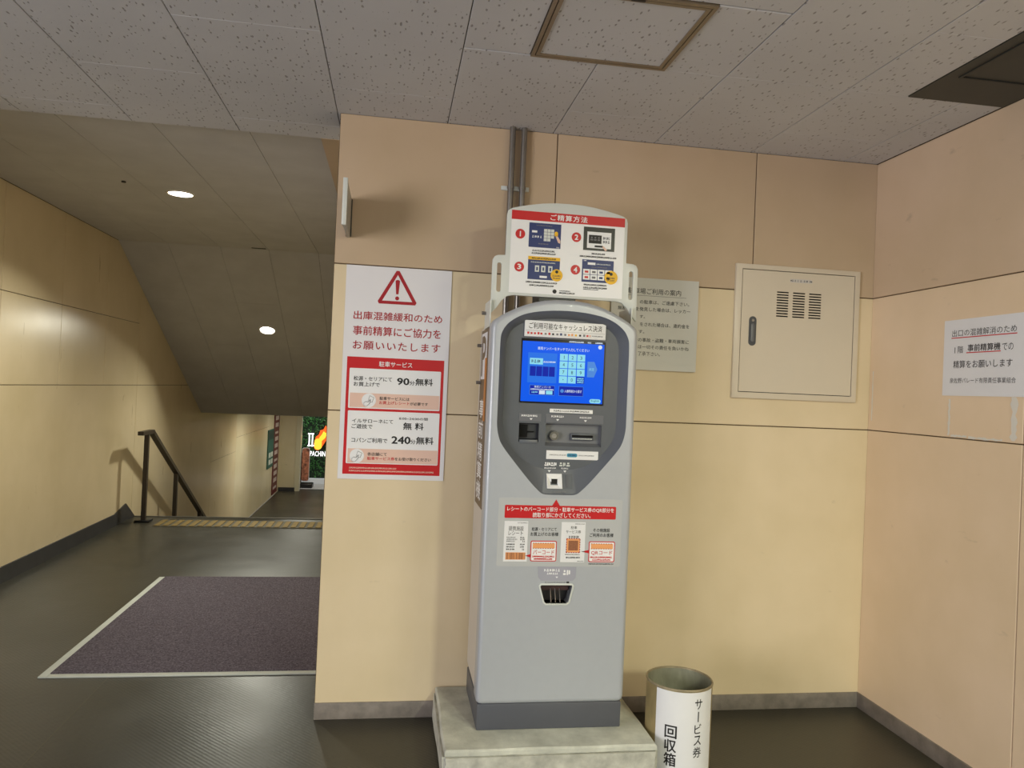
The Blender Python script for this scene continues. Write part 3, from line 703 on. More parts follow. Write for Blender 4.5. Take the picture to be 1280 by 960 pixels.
# header sign bolted to the top
YH = -0.335; HX = MX+0.012
half = [(0, 2.071), (0.05, 2.070), (0.10, 2.065), (0.15, 2.056), (0.19, 2.047), (0.215, 2.040), (0.230, 2.030), (0.234, 2.015), (0.234, 1.862), (0.262, 1.860), (0.274, 1.855), (0.281, 1.843), (0.282, 1.825), (0.282, 1.640), (0.262, 1.660), (0.242, 1.690), (0.222, 1.708), (0.20, 1.713), (0, 1.713)]
holes = [rrect(HX+s*0.2555-0.0085, HX+s*0.2555+0.0085, 1.722, 1.832, 0.008) for s in (-1, 1)]
hs = plate('header_sign', mirror(half, HX), YH, YH+0.012, PLATEW, PM, holes=holes, r=0.002, seg=2)
box('sign_bracket', MX-0.085, MX+0.055, YH+0.012, YH+0.16, 1.55, 1.78, BLACK, PM)
PX = MX+0.0145
def hx(u): return MX+u
yh = YH-0.0002
pr(hs, hx(-0.205), hx(0.234), 1.7235, 2.032, yh, WHITE, 'print_sheet'); yh -= 0.0007
pr(hs, hx(-0.205), hx(0.234), 1.998, 2.032, yh, RED, 'red_banner')
txt(hs, 'ご精算方法', hx(-0.057), hx(0.086), 2.0035, 2.026, yh-Y1, WHITE, 0.016, space=1.15)
ims = [(-0.137, -0.0145, 1.898, 1.990), (0.0735, 0.196, 1.901, 1.990), (-0.136, -0.014, 1.777, 1.8635), (0.0725, 0.196, 1.780, 1.8655)]
for i, (a, b, c, d) in enumerate(ims):
    pr(hs, hx(a), hx(b), c, d, yh, BLACK if i == 1 else NAVY, 'screen_picture')
g1 = yh-Y1; g2 = yh-Y2; g3 = yh-Y3
# picture 1: keypad and pointing hand
for i in range(12):
    a = -0.080+(i % 3)*0.0135; b = 1.969-(i//3)*0.0118
    if i != 11: pr(hs, hx(a), hx(a+0.012), b-0.0105, b, g1, PLATEW, 'key_print')
pr(hs, hx(-0.126), hx(-0.106), 1.953, 1.961, g1, WHITE, 'key_print'); marks(hs, hx(-0.124), hx(-0.088), 1.938, 0.008, g1, WHITE, 90, 0.6); marks(hs, hx(-0.11), hx(-0.05), 1.981, 0.004, g1, GINK, 91); marks(hs, hx(-0.10), hx(-0.06), 1.912, 0.004, g1, GINK, 92); marks(hs, hx(-0.030), hx(-0.018), 1.902, 0.004, g1, WHITE, 93)
poly(hs, rrect(hx(-0.039), hx(-0.026), 1.943, 1.962, 0.006), g1, YELLOW, 'pointing_hand'); poly(hs, [(hx(-0.036), 1.946), (hx(-0.026), 1.944), (hx(-0.016), 1.928), (hx(-0.016), 1.918), (hx(-0.024), 1.920)], g1, PINK, 'pointing_hand')
# picture 2: confirmation screen
pr(hs, hx(0.088), hx(0.182), 1.910, 1.972, g1, WHITE, 'screen_field'); pr(hs, hx(0.094), hx(0.144), 1.928, 1.960, g2, INK, 'screen_field'); marks(hs, hx(0.10), hx(0.138), 1.946, 0.014, g3, GINK, 94)
marks(hs, hx(0.150), hx(0.176), 1.950, 0.010, g2, GINK, 95); marks(hs, hx(0.150), hx(0.176), 1.936, 0.010, g2, GINK, 96); pr(hs, hx(0.118), hx(0.150), 1.914, 1.921, g2, INK, 'screen_field'); poly(hs, [(hx(0.146), 1.918), (hx(0.152), 1.920), (hx(0.168), 1.906), (hx(0.160), 1.902)], g2, PINK, 'pointing_hand')
# picture 3: tickets
pr(hs, hx(-0.136), hx(-0.014), 1.851, 1.8635, g1, YELLOW, 'screen_field'); marks(hs, hx(-0.122), hx(-0.030), 1.857, 0.006, g2, INK, 97); marks(hs, hx(-0.125), hx(-0.03), 1.842, 0.004, g1, PLATEW, 98)
for a in (-0.109, -0.085, -0.058): pr(hs, hx(a), hx(a+0.016), 1.806, 1.830, g1, PLATEW, 'ticket_print'); pr(hs, hx(a+0.005), hx(a+0.011), 1.811, 1.824, g2, NAVY, 'ticket_print')
pr(hs, hx(-0.090), hx(-0.062), 1.784, 1.792, g1, WHITE, 'screen_field')
# picture 4: payment choice
marks(hs, hx(0.078), hx(0.09), 1.861, 0.004, g1, WHITE, 99); pr(hs, hx(0.094), hx(0.124), 1.846, 1.855, g1, WHITE, 'screen_field'); marks(hs, hx(0.128), hx(0.185), 1.850, 0.004, g1, PLATEW, 100); marks(hs, hx(0.11), hx(0.17), 1.838, 0.004, g1, GINK, 101)
for i in range(8):
    a = 0.0775+(i % 4)*0.0285; b = 1.829-(i//4)*0.021
    pr(hs, hx(a), hx(a+0.026), b-0.019, b, g1, WHITE, 'choice_print'); pr(hs, hx(a+0.006), hx(a+0.020), b-0.014, b-0.006, g2, (RED, GINK, NAVY, ORANGE)[i % 4], 'choice_print')
for i, (u, z) in enumerate(((-0.170, 1.9445), (0.046, 1.947), (-0.169, 1.821), (0.047, 1.8235))):
    disc('number_disc', hx(u), z, 0.0185, yh, RED, hs); wd = 0.0045 if i == 0 else 0.0065
    txt(hs, str(i+1), hx(u)-wd, hx(u)+wd, z-0.0095, z+0.0095, g1, WHITE, 0.03)
for u, z in ((-0.025, 1.797), (0.187, 1.802)):
    disc('yellow_badge', hx(u), z, 0.026 if u > 0 else 0.023, g2, YELLOW, hs); disc('badge_mark', hx(u), z+0.013, 0.006, g3, INK, hs, 12); marks(hs, hx(u-0.016), hx(u+0.016), z-0.002, 0.006, g3, BROWNL, 103); marks(hs, hx(u-0.014), hx(u+0.014), z-0.011, 0.005, g3, BROWNL, 104)
for sd, (a, b, z) in enumerate(((-0.122, -0.036, 1.886), (-0.124, -0.032, 1.876), (0.108, 0.160, 1.889), (0.062, 0.205, 1.877), (-0.142, -0.022, 1.7665), (-0.128, -0.032, 1.755), (0.082, 0.172, 1.770), (0.08, 0.174, 1.759), (0.08, 0.14, 1.752))):
    marks(hs, hx(a), hx(b), z, 0.0062 if sd < 8 else 0.003, yh, INK, 110+sd, 0.15)
disc('logo_patch', hx(-0.030), 1.736, 0.008, yh, INK, hs, 12); marks(hs, hx(-0.012), hx(0.03), 1.740, 0.004, yh, INK, 120); marks(hs, hx(-0.012), hx(0.048), 1.732, 0.006, yh, INK, 121, 0.1)

# concrete base under the machine
CB = root('concrete_base', 'rough grey concrete block under the payment machine', 'concrete base', (0.86, -0.29, 0))
bm = bmesh.new(); bm_box(bm, 0.476, 1.240, -0.575, -0.008, 0, 0.116)
bmesh.ops.bevel(bm, geom=[e for e in bm.edges], offset=0.012, segments=2, affect='EDGES')
bmesh.ops.subdivide_edges(bm, edges=bm.edges[:], cuts=3, use_grid_fill=True)
for v in bm.verts:
    if v.co.z > 0.01: v.co += Vector((rnd.uniform(-1, 1), rnd.uniform(-1, 1), rnd.uniform(-0.6, 0.6)))*0.0022
for v in bm.verts: v.co.y = min(v.co.y, -0.0065); v.co.z = max(v.co.z, 0); v.co.x = min(v.co.x, 1.239)
finish('block', bm, CONC, CB, smooth=0.9)
bm = bmesh.new()
pts = [(0.484, -0.569), (0.62, -0.572), (0.80, -0.566), (0.98, -0.571), (1.12, -0.567), (1.234, -0.570), (1.236, -0.40), (1.233, -0.2), (1.235, -0.01), (0.482, -0.01), (0.485, -0.2), (0.480, -0.4)]
A = [bm.verts.new((x, y, 0.108)) for x, y in pts]; B = [bm.verts.new((x, y, 0.122)) for x, y in pts]; Cc = [bm.verts.new((0.86+(x-0.86)*0.985, -0.29+(y+0.29)*0.98, 0.1278)) for x, y in pts]
for P, Q in ((A, B), (B, Cc)):
    for i in range(len(P)): bm.faces.new((P[i-1], P[i], Q[i], Q[i-1]))
bm.faces.new(Cc); bm.faces.new(A)
finish('mortar_cap', bm, CONC2, CB)

# ------------------------------------------------------------------ things on the back wall
# red and white parking notice board
WP = -0.0003
PO = root('parking_service_board', 'large white board with red warning triangle and parking service hours', 'sign', (0.264, 0, 0.971))
plate('board', rect(0.0515, 0.4785, 0.971, 1.837), -0.005, WP, mat('board_white', (232, 230, 234), 0.35), PO, smooth=None)
y0 = -0.005; a1 = y0-Y1; a2 = y0-Y2; a3 = y0-Y3
ap, bl, br_ = (0.258, 1.823), (0.183, 1.6885), (0.337, 1.6885)
tri_o = [(0.264, 1.824), (0.252, 1.824), (0.181, 1.697), (0.186, 1.687), (0.333, 1.687), (0.338, 1.697)]
tri_i = [(0.2582, 1.807), (0.1985, 1.6995), (0.3205, 1.6995)]
poly(PO, tri_o, y0, DRED, 'warning_triangle'); poly(PO, tri_i, a1, MATS['board_white'], 'warning_triangle')
poly(PO, [(0.2495, 1.783), (0.2545, 1.7865), (0.2625, 1.7865), (0.2675, 1.783), (0.2632, 1.728), (0.2538, 1.728)], a2, DRED, 'exclamation_mark'); disc('exclamation_mark', 0.2587, 1.7115, 0.008, a2, DRED, PO)
txt(PO, '出庫混雑緩和のため', 0.088, 0.446, 1.6185, 1.652, y0, DRED, 0.014)
txt(PO, '事前精算にご協力を', 0.088, 0.443, 1.555, 1.592, y0, DRED, 0.014)
txt(PO, 'お願いいたします', 0.090, 0.443, 1.497, 1.531, y0, DRED, 0.014, space=1.15)
pr(PO, 0.070, 0.462, 0.991, 1.466, y0, RED, 'red_field')
txt(PO, '駐車サービス', 0.198, 0.332, 1.430, 1.4515, a1, WHITE, 0.012)
poly(PO, rrect(0.0815, 0.4505, 1.258, 1.420, 0.004), a1, WHITE, 'white_field'); poly(PO, rrect(0.082, 0.452, 1.034, 1.248, 0.004), a1, WHITE, 'white_field')
pr(PO, 0.087, 0.448, 1.262, 1.320, a2, PINK, 'salmon_field'); pr(PO, 0.088, 0.450, 1.037, 1.0945, a2, PINK, 'salmon_field')
T = lambda s, x0, x1, z0, z1, ma=INK, bo=0.014, lay=None: txt(PO, s, x0, x1, z0, z1, lay if lay is not None else a2, ma, bo)
T('松源・セリアにて', 0.099, 0.252, 1.370, 1.388); T('お買上げで', 0.100, 0.204, 1.347, 1.3645)
T('90', 0.274, 0.322, 1.3595, 1.387, bo=0.03); T('分', 0.324, 0.345, 1.3595, 1.377); T('無料', 0.348, 0.418, 1.3595, 1.388, bo=0.022)
T('駐車サービスには', 0.206, 0.326, 1.2945, 1.308, lay=a3); T('お買上げレシート', 0.205, 0.327, 1.277, 1.2905, RED, lay=a3); T('が必要です', 0.330, 0.402, 1.277, 1.290, lay=a3)
T('イルサローネにて', 0.100, 0.264, 1.1995, 1.215); T('ご遊技で', 0.099, 0.182, 1.176, 1.194)
T('8:00~24:00の間', 0.288, 0.404, 1.2165, 1.2275); T('無', 0.306, 0.340, 1.177, 1.206, bo=0.022); T('料', 0.354, 0.388, 1.177, 1.206, bo=0.022)
T('コパンご利用で', 0.101, 0.244, 1.1195, 1.1385); T('240', 0.262, 0.337, 1.119, 1.148, bo=0.03); T('分', 0.338, 0.358, 1.119, 1.137); T('無料', 0.361, 0.431, 1.119, 1.149, bo=0.022)
T('各店舗にて', 0.167, 0.244, 1.067, 1.0805, lay=a3); T('駐車サービス券', 0.167, 0.276, 1.0495, 1.0625, RED, lay=a3); T('をお受け取りください', 0.278, 0.424, 1.0495, 1.0625, lay=a3)
for cx_, cz_ in ((0.163, 1.291), (0.125, 1.065)):
    disc('pictogram', cx_, cz_, 0.0285, a3, WHITE, PO)
    b4 = a3-Y1; b5 = a3-Y2
    poly(PO, [(cx_-0.004, cz_-0.002), (cx_+0.014, cz_-0.008), (cx_+0.021, cz_+0.012), (cx_+0.003, cz_+0.020)], b4, GINK, 'pictogram'); poly(PO, [(cx_-0.0025, cz_-0.001), (cx_+0.013, cz_-0.0062), (cx_+0.0193, cz_+0.0112), (cx_+0.004, cz_+0.0182)], b5, WHITE, 'pictogram')
    poly(PO, [(cx_-0.019, cz_-0.022), (cx_-0.006, cz_-0.024), (cx_+0.006, cz_-0.010), (cx_+0.008, cz_+0.004), (cx_+0.004, cz_+0.004), (cx_-0.002, cz_-0.006), (cx_-0.012, cz_-0.004), (cx_-0.020, cz_-0.010)], b5, GINK, 'pictogram')
    poly(PO, [(cx_-0.018, cz_-0.021), (cx_-0.0065, cz_-0.0225), (cx_+0.004, cz_-0.0095), (cx_+0.006, cz_+0.002), (cx_-0.001, cz_-0.0085), (cx_-0.012, cz_-0.006), (cx_-0.0185, cz_-0.011)], b5-0.0007, WHITE, 'pictogram')
marks(PO, 0.096, 0.285, 1.0165, 0.006, a1, PINK, 130, 0.2); marks(PO, 0.096, 0.440, 1.0045, 0.006, a1, PINK, 131, 0.2)

# grey white notice behind the machine
NO = root('parking_rules_notice', 'pale grey printed parking rules board half hidden behind the payment machine', 'sign', (1.355, 0, 1.468))
plate('board', rect(1.160, 1.549, 1.468, 1.862), -0.012, WP, NOTICE, NO, smooth=None)
y0 = -0.012
txt(NO, '駐車場ご利用の案内', 1.232, 1.469, 1.793, 1.818, y0, INK, 0.004); pr(NO, 1.215, 1.494, 1.7855, 1.787, y0, GINK, 'rule_line')
for s, a, b, z0, z1 in (('の駐車は、ご遠慮下さい。', 1.286, 1.508, 1.751, 1.768), ('無断駐車を発見した場合は、レッカー', 1.190, 1.514, 1.720, 1.737), ('す。', 1.288, 1.311, 1.689, 1.703),
                        ('をされた場合は、違約金を', 1.290, 1.512, 1.655, 1.672), ('す。', 1.286, 1.311, 1.624, 1.639), ('の事故・盗難・車両損害に', 1.285, 1.513, 1.588, 1.605), ('は一切その責任を負いかね', 1.286, 1.514, 1.558, 1.575), ('了承下さい。', 1.287, 1.385, 1.529, 1.546)):
    txt(NO, s, a, b, z0, z1, y0, INK, 0.006)

# projecting plate at the left end, with its bracket
FP = root('projecting_sign_plate', 'small pale plate projecting edge on from the wall above the white board', 'sign', (0.055, 0, 1.95))
box('plate', 0.046, 0.060, -0.285, -0.012, 1.945, 2.105, mat('plate_grey', (170, 168, 160), 0.4), FP, bev=0.002)
box('edge_strip', 0.0445, 0.0615, -0.297, -0.284, 1.938, 2.112, PLATEW, FP, bev=0.002)
box('wall_bracket', 0.042, 0.064, -0.013, -0.0002, 1.95, 2.10, mat('bracket_dark', (60, 60, 58), 0.5), FP)

# conduits and clamp
for x, side_ in ((0.704, 'left'), (0.753, 'right')):
    o = cyl('conduit_pipe', (x, -0.024, 1.15), (x, -0.024, H), 0.0125, STEEL, None, n=20)
    tag(o, 'thin steel conduit pipe above the machine, %s one of the pair' % side_, 'pipe', 'conduit pipes down the back wall')
CL = root('conduit_clamp', 'galvanised clamp bar holding the two steel conduit pipes', 'clamp', (0.725, -0.006, 2.19))
box('clamp_bar', 0.667, 0.784, -0.0105, -0.0002, 2.190, 2.207, PLATEW, CL, bev=0.001)
for x in (0.704, 0.753):
    bm = bmesh.new(); n = 14
    ring = []
    for i in range(n+1):
        a = math.pi*i/n
        for rr in (0.0128, 0.0152):
            for zz in (2.192, 2.205): ring.append(bm.verts.new((x+rr*math.cos(a), -0.024-rr*math.sin(a), zz)))
    for i in range(n):
        p, q = ring[i*4:i*4+4], ring[i*4+4:i*4+8]
        for j, k in ((0, 1), (1, 3), (3, 2), (2, 0)): bm.faces.new((p[j], p[k], q[k], q[j]))
    for i in (0, n): p = ring[i*4:i*4+4]; bm.faces.new((p[0], p[1], p[3], p[2]))
    finish('pipe_saddle', bm, STEEL, CL, smooth=0.6)
    box('saddle_lug', x+0.0128, x+0.030, -0.014, -0.0105, 2.190, 2.207, PLATEW, CL)

# ivory electrical cabinet
EC = root('electrical_cabinet', 'ivory metal wall cabinet with louvre slots and dark recessed handle', 'cabinet', (2.012, 0, 1.366))
plate('frame', rect(1.718, 2.309, 1.366, 1.955), -0.014, WP, CABM, EC, holes=[rect(1.7465, 2.2845, 1.3925, 1.9335)], r=0.002, seg=2)
slots = []
for a, b in ((1.912, 1.968), (1.988, 2.046), (2.065, 2.124)):
    for k in range(10):
        z = 1.731 + k*0.01175; slots.append(rect(a, b, z, z+0.0058))
dr = plate('door', rect(1.7495, 2.2815, 1.3955, 1.9305), -0.0125, -0.009, CABM, EC, holes=slots, smooth=None)
box('back_panel', 1.72, 2.307, -0.003, -0.0004, 1.368, 1.953, VOID, EC)
hp = plate('handle_plate', rrect(1.786, 1.820, 1.597, 1.726, 0.0165), -0.0145, -0.0122, mat('handle_grey', (72, 74, 78), 0.4), dr)
plate('lever', rrect(1.794, 1.812, 1.612, 1.694, 0.008), -0.019, -0.014, mat('lever_grey', (98, 100, 104), 0.35), dr, r=0.002, seg=2)
cyl('lock', (1.803, -0.014, 1.708), (1.803, -0.0175, 1.708), 0.006, STEEL, dr, n=12)
lp_ = pr(dr, 1.972, 2.077, 1.886, 1.902, -0.0126, mat('faded_label', (206, 200, 194), 0.5), 'name_label'); 
lp_2 = marks(dr, 1.980, 2.070, 1.894, 0.008, -0.0133, GINK, 140, 1.0)
for x in (1.976, 2.073): disc('label_rivet', x, 1.894, 0.003, -0.0133, INK, dr, 8)

# ------------------------------------------------------------------ right wall papers
def wall_r(o):
    o.rotation_euler = (0, 0, -math.pi/2); return o
FR.local = True      # children below are built in the paper's own frame: x to the viewer's right, z up
RP = wall_r(root('exit_notice_paper', 'white paper notice with red underlined text on the right wall', 'paper notice', (XR-0.0004, -0.466, 1.408)))
box('sheet', 0.0, 0.405, -0.0008, 0.0, 0.0, 0.291, PAPER, RP)
y0 = -0.0008; bx0 = 0.466; bz = 1.408
def RT(s, a, b, z0, z1, bo=0.0): txt(RP, s, a-bx0, b-bx0, z0-bz, z1-bz, y0, INK, bo)
RT('出口の混雑解消のため', 0.509, 0.818, 1.634, 1.660); pr(RP, 0.506-bx0, 0.820-bx0, 1.6275-bz, 1.631-bz, y0, RED, 'red_underline')
RT('1', 0.522, 0.531, 1.571, 1.593); RT('階', 0.541, 0.569, 1.570, 1.597); RT('事前精算機', 0.592, 0.748, 1.5745, 1.601, 0.012); pr(RP, 0.586-bx0, 0.750-bx0, 1.5685-bz, 1.572-bz, y0, RED, 'red_underline'); RT('での', 0.756, 0.806, 1.572, 1.597)
RT('精算をお願いします', 0.521, 0.804, 1.513, 1.542, 0.004); RT('泉佐野パレード有限責任事業組合', 0.505, 0.821, 1.456, 1.476)
TP = wall_r(root('tape_and_highlight', 'white torn tape remains under the paper notice on the right wall', 'tape', (XR-0.0004, -0.50, 1.255)))
def torn(a0, a1, z0, z1, seed, vert=True):
    q = random.Random(seed); n = 12; L1, L2 = [], []
    for i in range(n+1):
        t = i/n
        if vert:
            z = z0+(z1-z0)*t; L1.append((a0+q.uniform(0, (a1-a0)*0.35), z)); L2.append((a1-q.uniform(0, (a1-a0)*0.35), z))
        else:
            a = a0+(a1-a0)*t; L1.append((a, z0+q.uniform(0, (z1-z0)*0.4))); L2.append((a, z1-q.uniform(0, (z1-z0)*0.4)))
    poly(TP, L1+L2[::-1], 0.0, mat('tape_and_highlight_white', (226, 222, 214), 0.6), 'tape_and_highlight_strip', 0.0004)
torn(0.000, 0.014, 0.0, 0.140, 1); torn(0.300, 0.336, 0.0, 0.152, 2); torn(0.02, 0.10, -0.006, 0.006, 3, False); torn(0.11, 0.27, -0.008, 0.004, 4, False)
TP = wall_r(root('tape_and_highlight', 'thin white strip drawn as a highlight on the right wall next to the corner', 'tape', (XR-0.0004, -0.022, 1.29)))  # white strip painted in for the highlight on the wall paint, no tape here
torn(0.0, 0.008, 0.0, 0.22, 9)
FR.local = False

# ------------------------------------------------------------------ ceiling fittings
HA = root('ceiling_hatch', 'square ceiling access hatch with brownish metal frame', 'ceiling hatch', (0.88, -0.93, H))
def ring_frame(name, x0, x1, y0, y1, wd, z0, z1, ma, parent):
    return boxes(name, [(x0, x1, y0, y0+wd, z0, z1), (x0, x1, y1-wd, y1, z0, z1), (x0, x0+wd, y0+wd, y1-wd, z0, z1), (x1-wd, x1, y0+wd, y1-wd, z0, z1)], ma, parent)
ring_frame('outer_frame', 0.653, 1.109, -1.149, -0.711, 0.012, H-0.004, H+0.005, HFRAME, HA)
ring_frame('inner_frame', 0.668, 1.094, -1.134, -0.726, 0.012, H-0.004, H+0.005, HFRAME, HA)
box('hatch_board', 0.680, 1.082, -1.122, -0.738, H-0.001, H+0.005, TILE, HA)
boxes('catch', [(0.86, 0.90, -1.137, -1.128, H-0.006, H-0.003)], BLACK, HA)
DP = root('dark_ceiling_panel', 'dark grey panel let into the ceiling by the right wall', 'ceiling panel', (2.19, -1.4, H))
box('panel', 2.005, XR-0.002, -2.09, -0.718, H-0.002, H+0.005, DKPANEL, DP)
ring_frame('raised_edge', 2.050, XR-0.03, -2.05, -0.905, 0.008, H-0.006, H-0.002, mat('panel_edge', (44, 46, 43), 0.5), DP)
def downlight(loc, ax, label, power):
    """round recessed lamp; ax = direction it shines"""
    D = root('downlight', label, 'downlight', loc, 'round downlights over the stairs')
    n = Vector(ax).normalized(); p = Vector(loc)
    bm = bmesh.new(); s = n.orthogonal().normalized(); t = n.cross(s); N = 32; R = []
    for r, h in ((0.088, 0.0005), (0.086, 0.005), (0.074, 0.006), (0.070, 0.0)):
        R.append([bm.verts.new(p + n*h + (s*math.cos(2*math.pi*i/N)+t*math.sin(2*math.pi*i/N))*r) for i in range(N)])
    for a, b in zip(R[:-1], R[1:]):
        for i in range(N): bm.faces.new((a[i-1], a[i], b[i], b[i-1]))
    finish('trim_ring', bm, LTRIM, D, smooth=0.6)
    bm = bmesh.new(); bm_cyl(bm, p+n*0.0006, p+n*0.003, 0.071, 32); finish('diffuser', bm, LAMP, D)
    l = bpy.data.lights.new('downlight_glow', 'AREA'); l.shape = 'DISK'; l.size = 0.13; l.energy = power; l.color = (1.0, 0.99, 0.84); l.spread = math.radians(130)
    o = bpy.data.objects.new('downlight_glow', l); C.objects.link(o); o.location = p+n*0.008; o.rotation_euler = n.to_track_quat('-Z', 'Y').to_euler()
    return D
downlight((-1.121, 1.93, HB), (0, 0, -1), 'round lit downlight in the flat hall ceiling', 18.5)
dd = (5.13-SY0)/math.cos(ang)
downlight(slope_pt(-1.067, dd, 0), (0, -math.sin(ang)*0.0-math.sin(ang), -math.cos(ang)), 'round lit downlight in the sloping ceiling over the stairs', 18.5)

# ------------------------------------------------------------------ hall things
DM = root('door_mat', 'purple grey floor mat with pale rubber edge in the hall', 'floor mat', (-0.62, 1.38, 0))
box('pile', -1.195, -0.03, 0.52, 2.262, 0.0, 0.011, PILE, DM, bev=0.003)
box('edge_strip', -1.232, -1.196, 0.484, 2.262, 0.0, 0.007, MATB, DM, bev=0.002)
box('edge_strip', -1.195, -0.03, 0.484, 0.519, 0.0, 0.007, MATB, DM, bev=0.002)
TA = root('tactile_strip', 'yellow tactile warning strip along the stair top', 'floor strip', (-1.0, 4.25, 0))
box('strip_base', -1.82, -0.02, 4.10, 4.42, 0.0, 0.004, TACTG, TA)
for i in range(24):
    box('tactile_bar', -1.812+i*0.0745, -1.812+i*0.0745+0.046, 4.115, 4.405, 0.0035, 0.0085, TACT, TA)
HR = root('stair_handrail', 'dark metal stair handrail standing beside the left wall', 'handrail', (-1.97, 4.42, 0))
RX = -1.965; rs = 0.535
bm = bmesh.new()
def beam(bm, p, q, wx, wz):
    p, q = Vector(p), Vector(q); d = (q-p).normalized(); s = Vector((1, 0, 0)); t = s.cross(d)
    A = [bm.verts.new(p + s*a*wx/2 + t*b*wz/2) for a, b in ((-1, -1), (1, -1), (1, 1), (-1, 1))]; B = [bm.verts.new(q + s*a*wx/2 + t*b*wz/2) for a, b in ((-1, -1), (1, -1), (1, 1), (-1, 1))]
    for i in range(4): bm.faces.new((A[i-1], A[i], B[i], B[i-1]))
    bm.faces.new(A); bm.faces.new(B)
beam(bm, (RX, 4.14, 0.825), (RX, 4.47, 0.825), 0.05, 0.035)
beam(bm, (RX, 4.455, 0.825), (RX, 6.75, 0.825-rs*2.295), 0.05, 0.035)
finish('top_rail', bm, RAILM, HR)
for yy in (4.33, 5.36, 6.45):
    zt = 0.82 if yy < 4.45 else 0.825-rs*(yy-4.455); zb = 0.0 if yy < 4.6 else -0.153*(int((yy-4.60)/0.31)+1)
    box('post', RX-0.019, RX+0.019, yy-0.019, yy+0.019, zb, zt-0.005, RAILM, HR)
box('base_plate', RX-0.065, RX+0.065, 4.27, 4.39, 0.0, 0.02, BLACK, HR, bev=0.003)

# ------------------------------------------------------------------ collection bin beside the base
BN = root('ticket_collection_bin', 'round open tin bin with white label beside the concrete base', 'bin', (1.365, -0.425, 0))
bc = Vector((1.365, -0.425)); BR, BH = 0.121, 0.305
bm = bmesh.new(); N = 64
def ringv(r, z): return [bm.verts.new((bc.x+r*math.sin(2*math.pi*i/N), bc.y-r*math.cos(2*math.pi*i/N), z)) for i in range(N)]
R = [ringv(BR, 0.0), ringv(BR, BH-0.004)]
for a, b in zip(R[:-1], R[1:]):
    for i in range(N): bm.faces.new((a[i-1], a[i], b[i], b[i-1]))
bm.faces.new(R[0])
finish('wall', bm, TIN, BN, smooth=0.6)
bm = bmesh.new(); R = [ringv(BR-0.003, BH-0.003), ringv(BR-0.003, 0.006)]
for i in range(N): bm.faces.new((R[0][i-1], R[0][i], R[1][i], R[1][i-1]))
bm.faces.new(R[1]); finish('inside', bm, TININ, BN, smooth=0.6)
bm = bmesh.new(); R = [ringv(r, z) for r, z in ((BR-0.004, BH-0.004), (BR-0.003, BH+0.001), (BR+0.0005, BH+0.002), (BR+0.003, BH-0.001), (BR+0.0025, BH-0.005), (BR, BH-0.006))]
for a, b in zip(R[:-1], R[1:]):
    for i in range(N): bm.faces.new((a[i-1], a[i], b[i], b[i-1]))
finish('rim', bm, mat('rim_metal', (150, 138, 112), 0.55, metal=0.3, var=0.25, scale=30), BN, smooth=0.9)
def onbin(r): return lambda s, z, d=0: (bc.x+(r+d)*math.sin(s/BR), bc.y-(r+d)*math.cos(s/BR), z)
bm = bmesh.new(); f = onbin(BR+0.0008); g_ = []
for i in range(33):
    s = BR*math.radians(-62+i*(112/32)); g_.append((bm.verts.new(f(s, 0.004)), bm.verts.new(f(s, BH-0.008))))
for a, b in zip(g_[:-1], g_[1:]): bm.faces.new((a[0], b[0], b[1], a[1]))
lbl = finish('paper_label', bm, PAPER, BN, smooth=0.6)
F2 = onbin(BR+0.0016)
s0 = BR*math.radians(14)
for ch, z0, hh, wd in (('サ', 0.237, 0.036, 0.030), ('ー', 0.192, 0.036, 0.004), ('ビ', 0.150, 0.034, 0.028), ('ス', 0.108, 0.034, 0.030), ('券', 0.064, 0.038, 0.034)):
    txt(lbl, ch, s0-wd/2, s0+wd/2, z0, z0+hh, 0, INK, 0.006, fn=F2, rot=(ch == 'ー'))
s0 = BR*math.radians(-33)
for ch, z0, hh in (('回', 0.130, 0.044), ('収', 0.080, 0.044), ('箱', 0.030, 0.046)):
    txt(lbl, ch, s0-0.021, s0+0.021, z0, z0+hh, 0, INK, 0.018, fn=F2)

# ------------------------------------------------------------------ lower passage
GS = root('green_wall_sign', 'narrow green sign on the left wall of the lower passage', 'sign', (XL, 12.85, -0.40))
box('board', XL+0.0005, XL+0.02, 12.45, 13.15, -0.41, 0.36, GREEN, GS)
boxes('white_marks', [(XL+0.02, XL+0.022, 12.58+0.28*i, 12.80+0.28*i, -0.34, -0.24) for i in range(2)] + [(XL+0.02, XL+0.022, 12.58+0.28*i, 12.80+0.28*i, -0.20, -0.10) for i in range(2)], mat('sign_mark_white', (214, 220, 210), 0.5), GS)
box('dark_band', XL+0.02, XL+0.022, 12.46, 13.14, 0.16, 0.34, mat('dark_green_band', (30, 62, 56), 0.5), GS)
MS = root('maroon_banner', 'tall maroon banner with white marks on the lower passage wall', 'banner', (XL, 13.5, -1.03))
box('cloth', XL+0.0005, XL+0.012, 13.22, 13.92, -1.03, 0.80, MAROON, MS)
for i in range(11):
    z = -0.93+i*0.145
    box('white_mark', XL+0.012, XL+0.014, 13.36, 13.78, z, z+(0.085 if i % 4 else 0.05), mat('banner_white', (214, 196, 190), 0.5), MS)
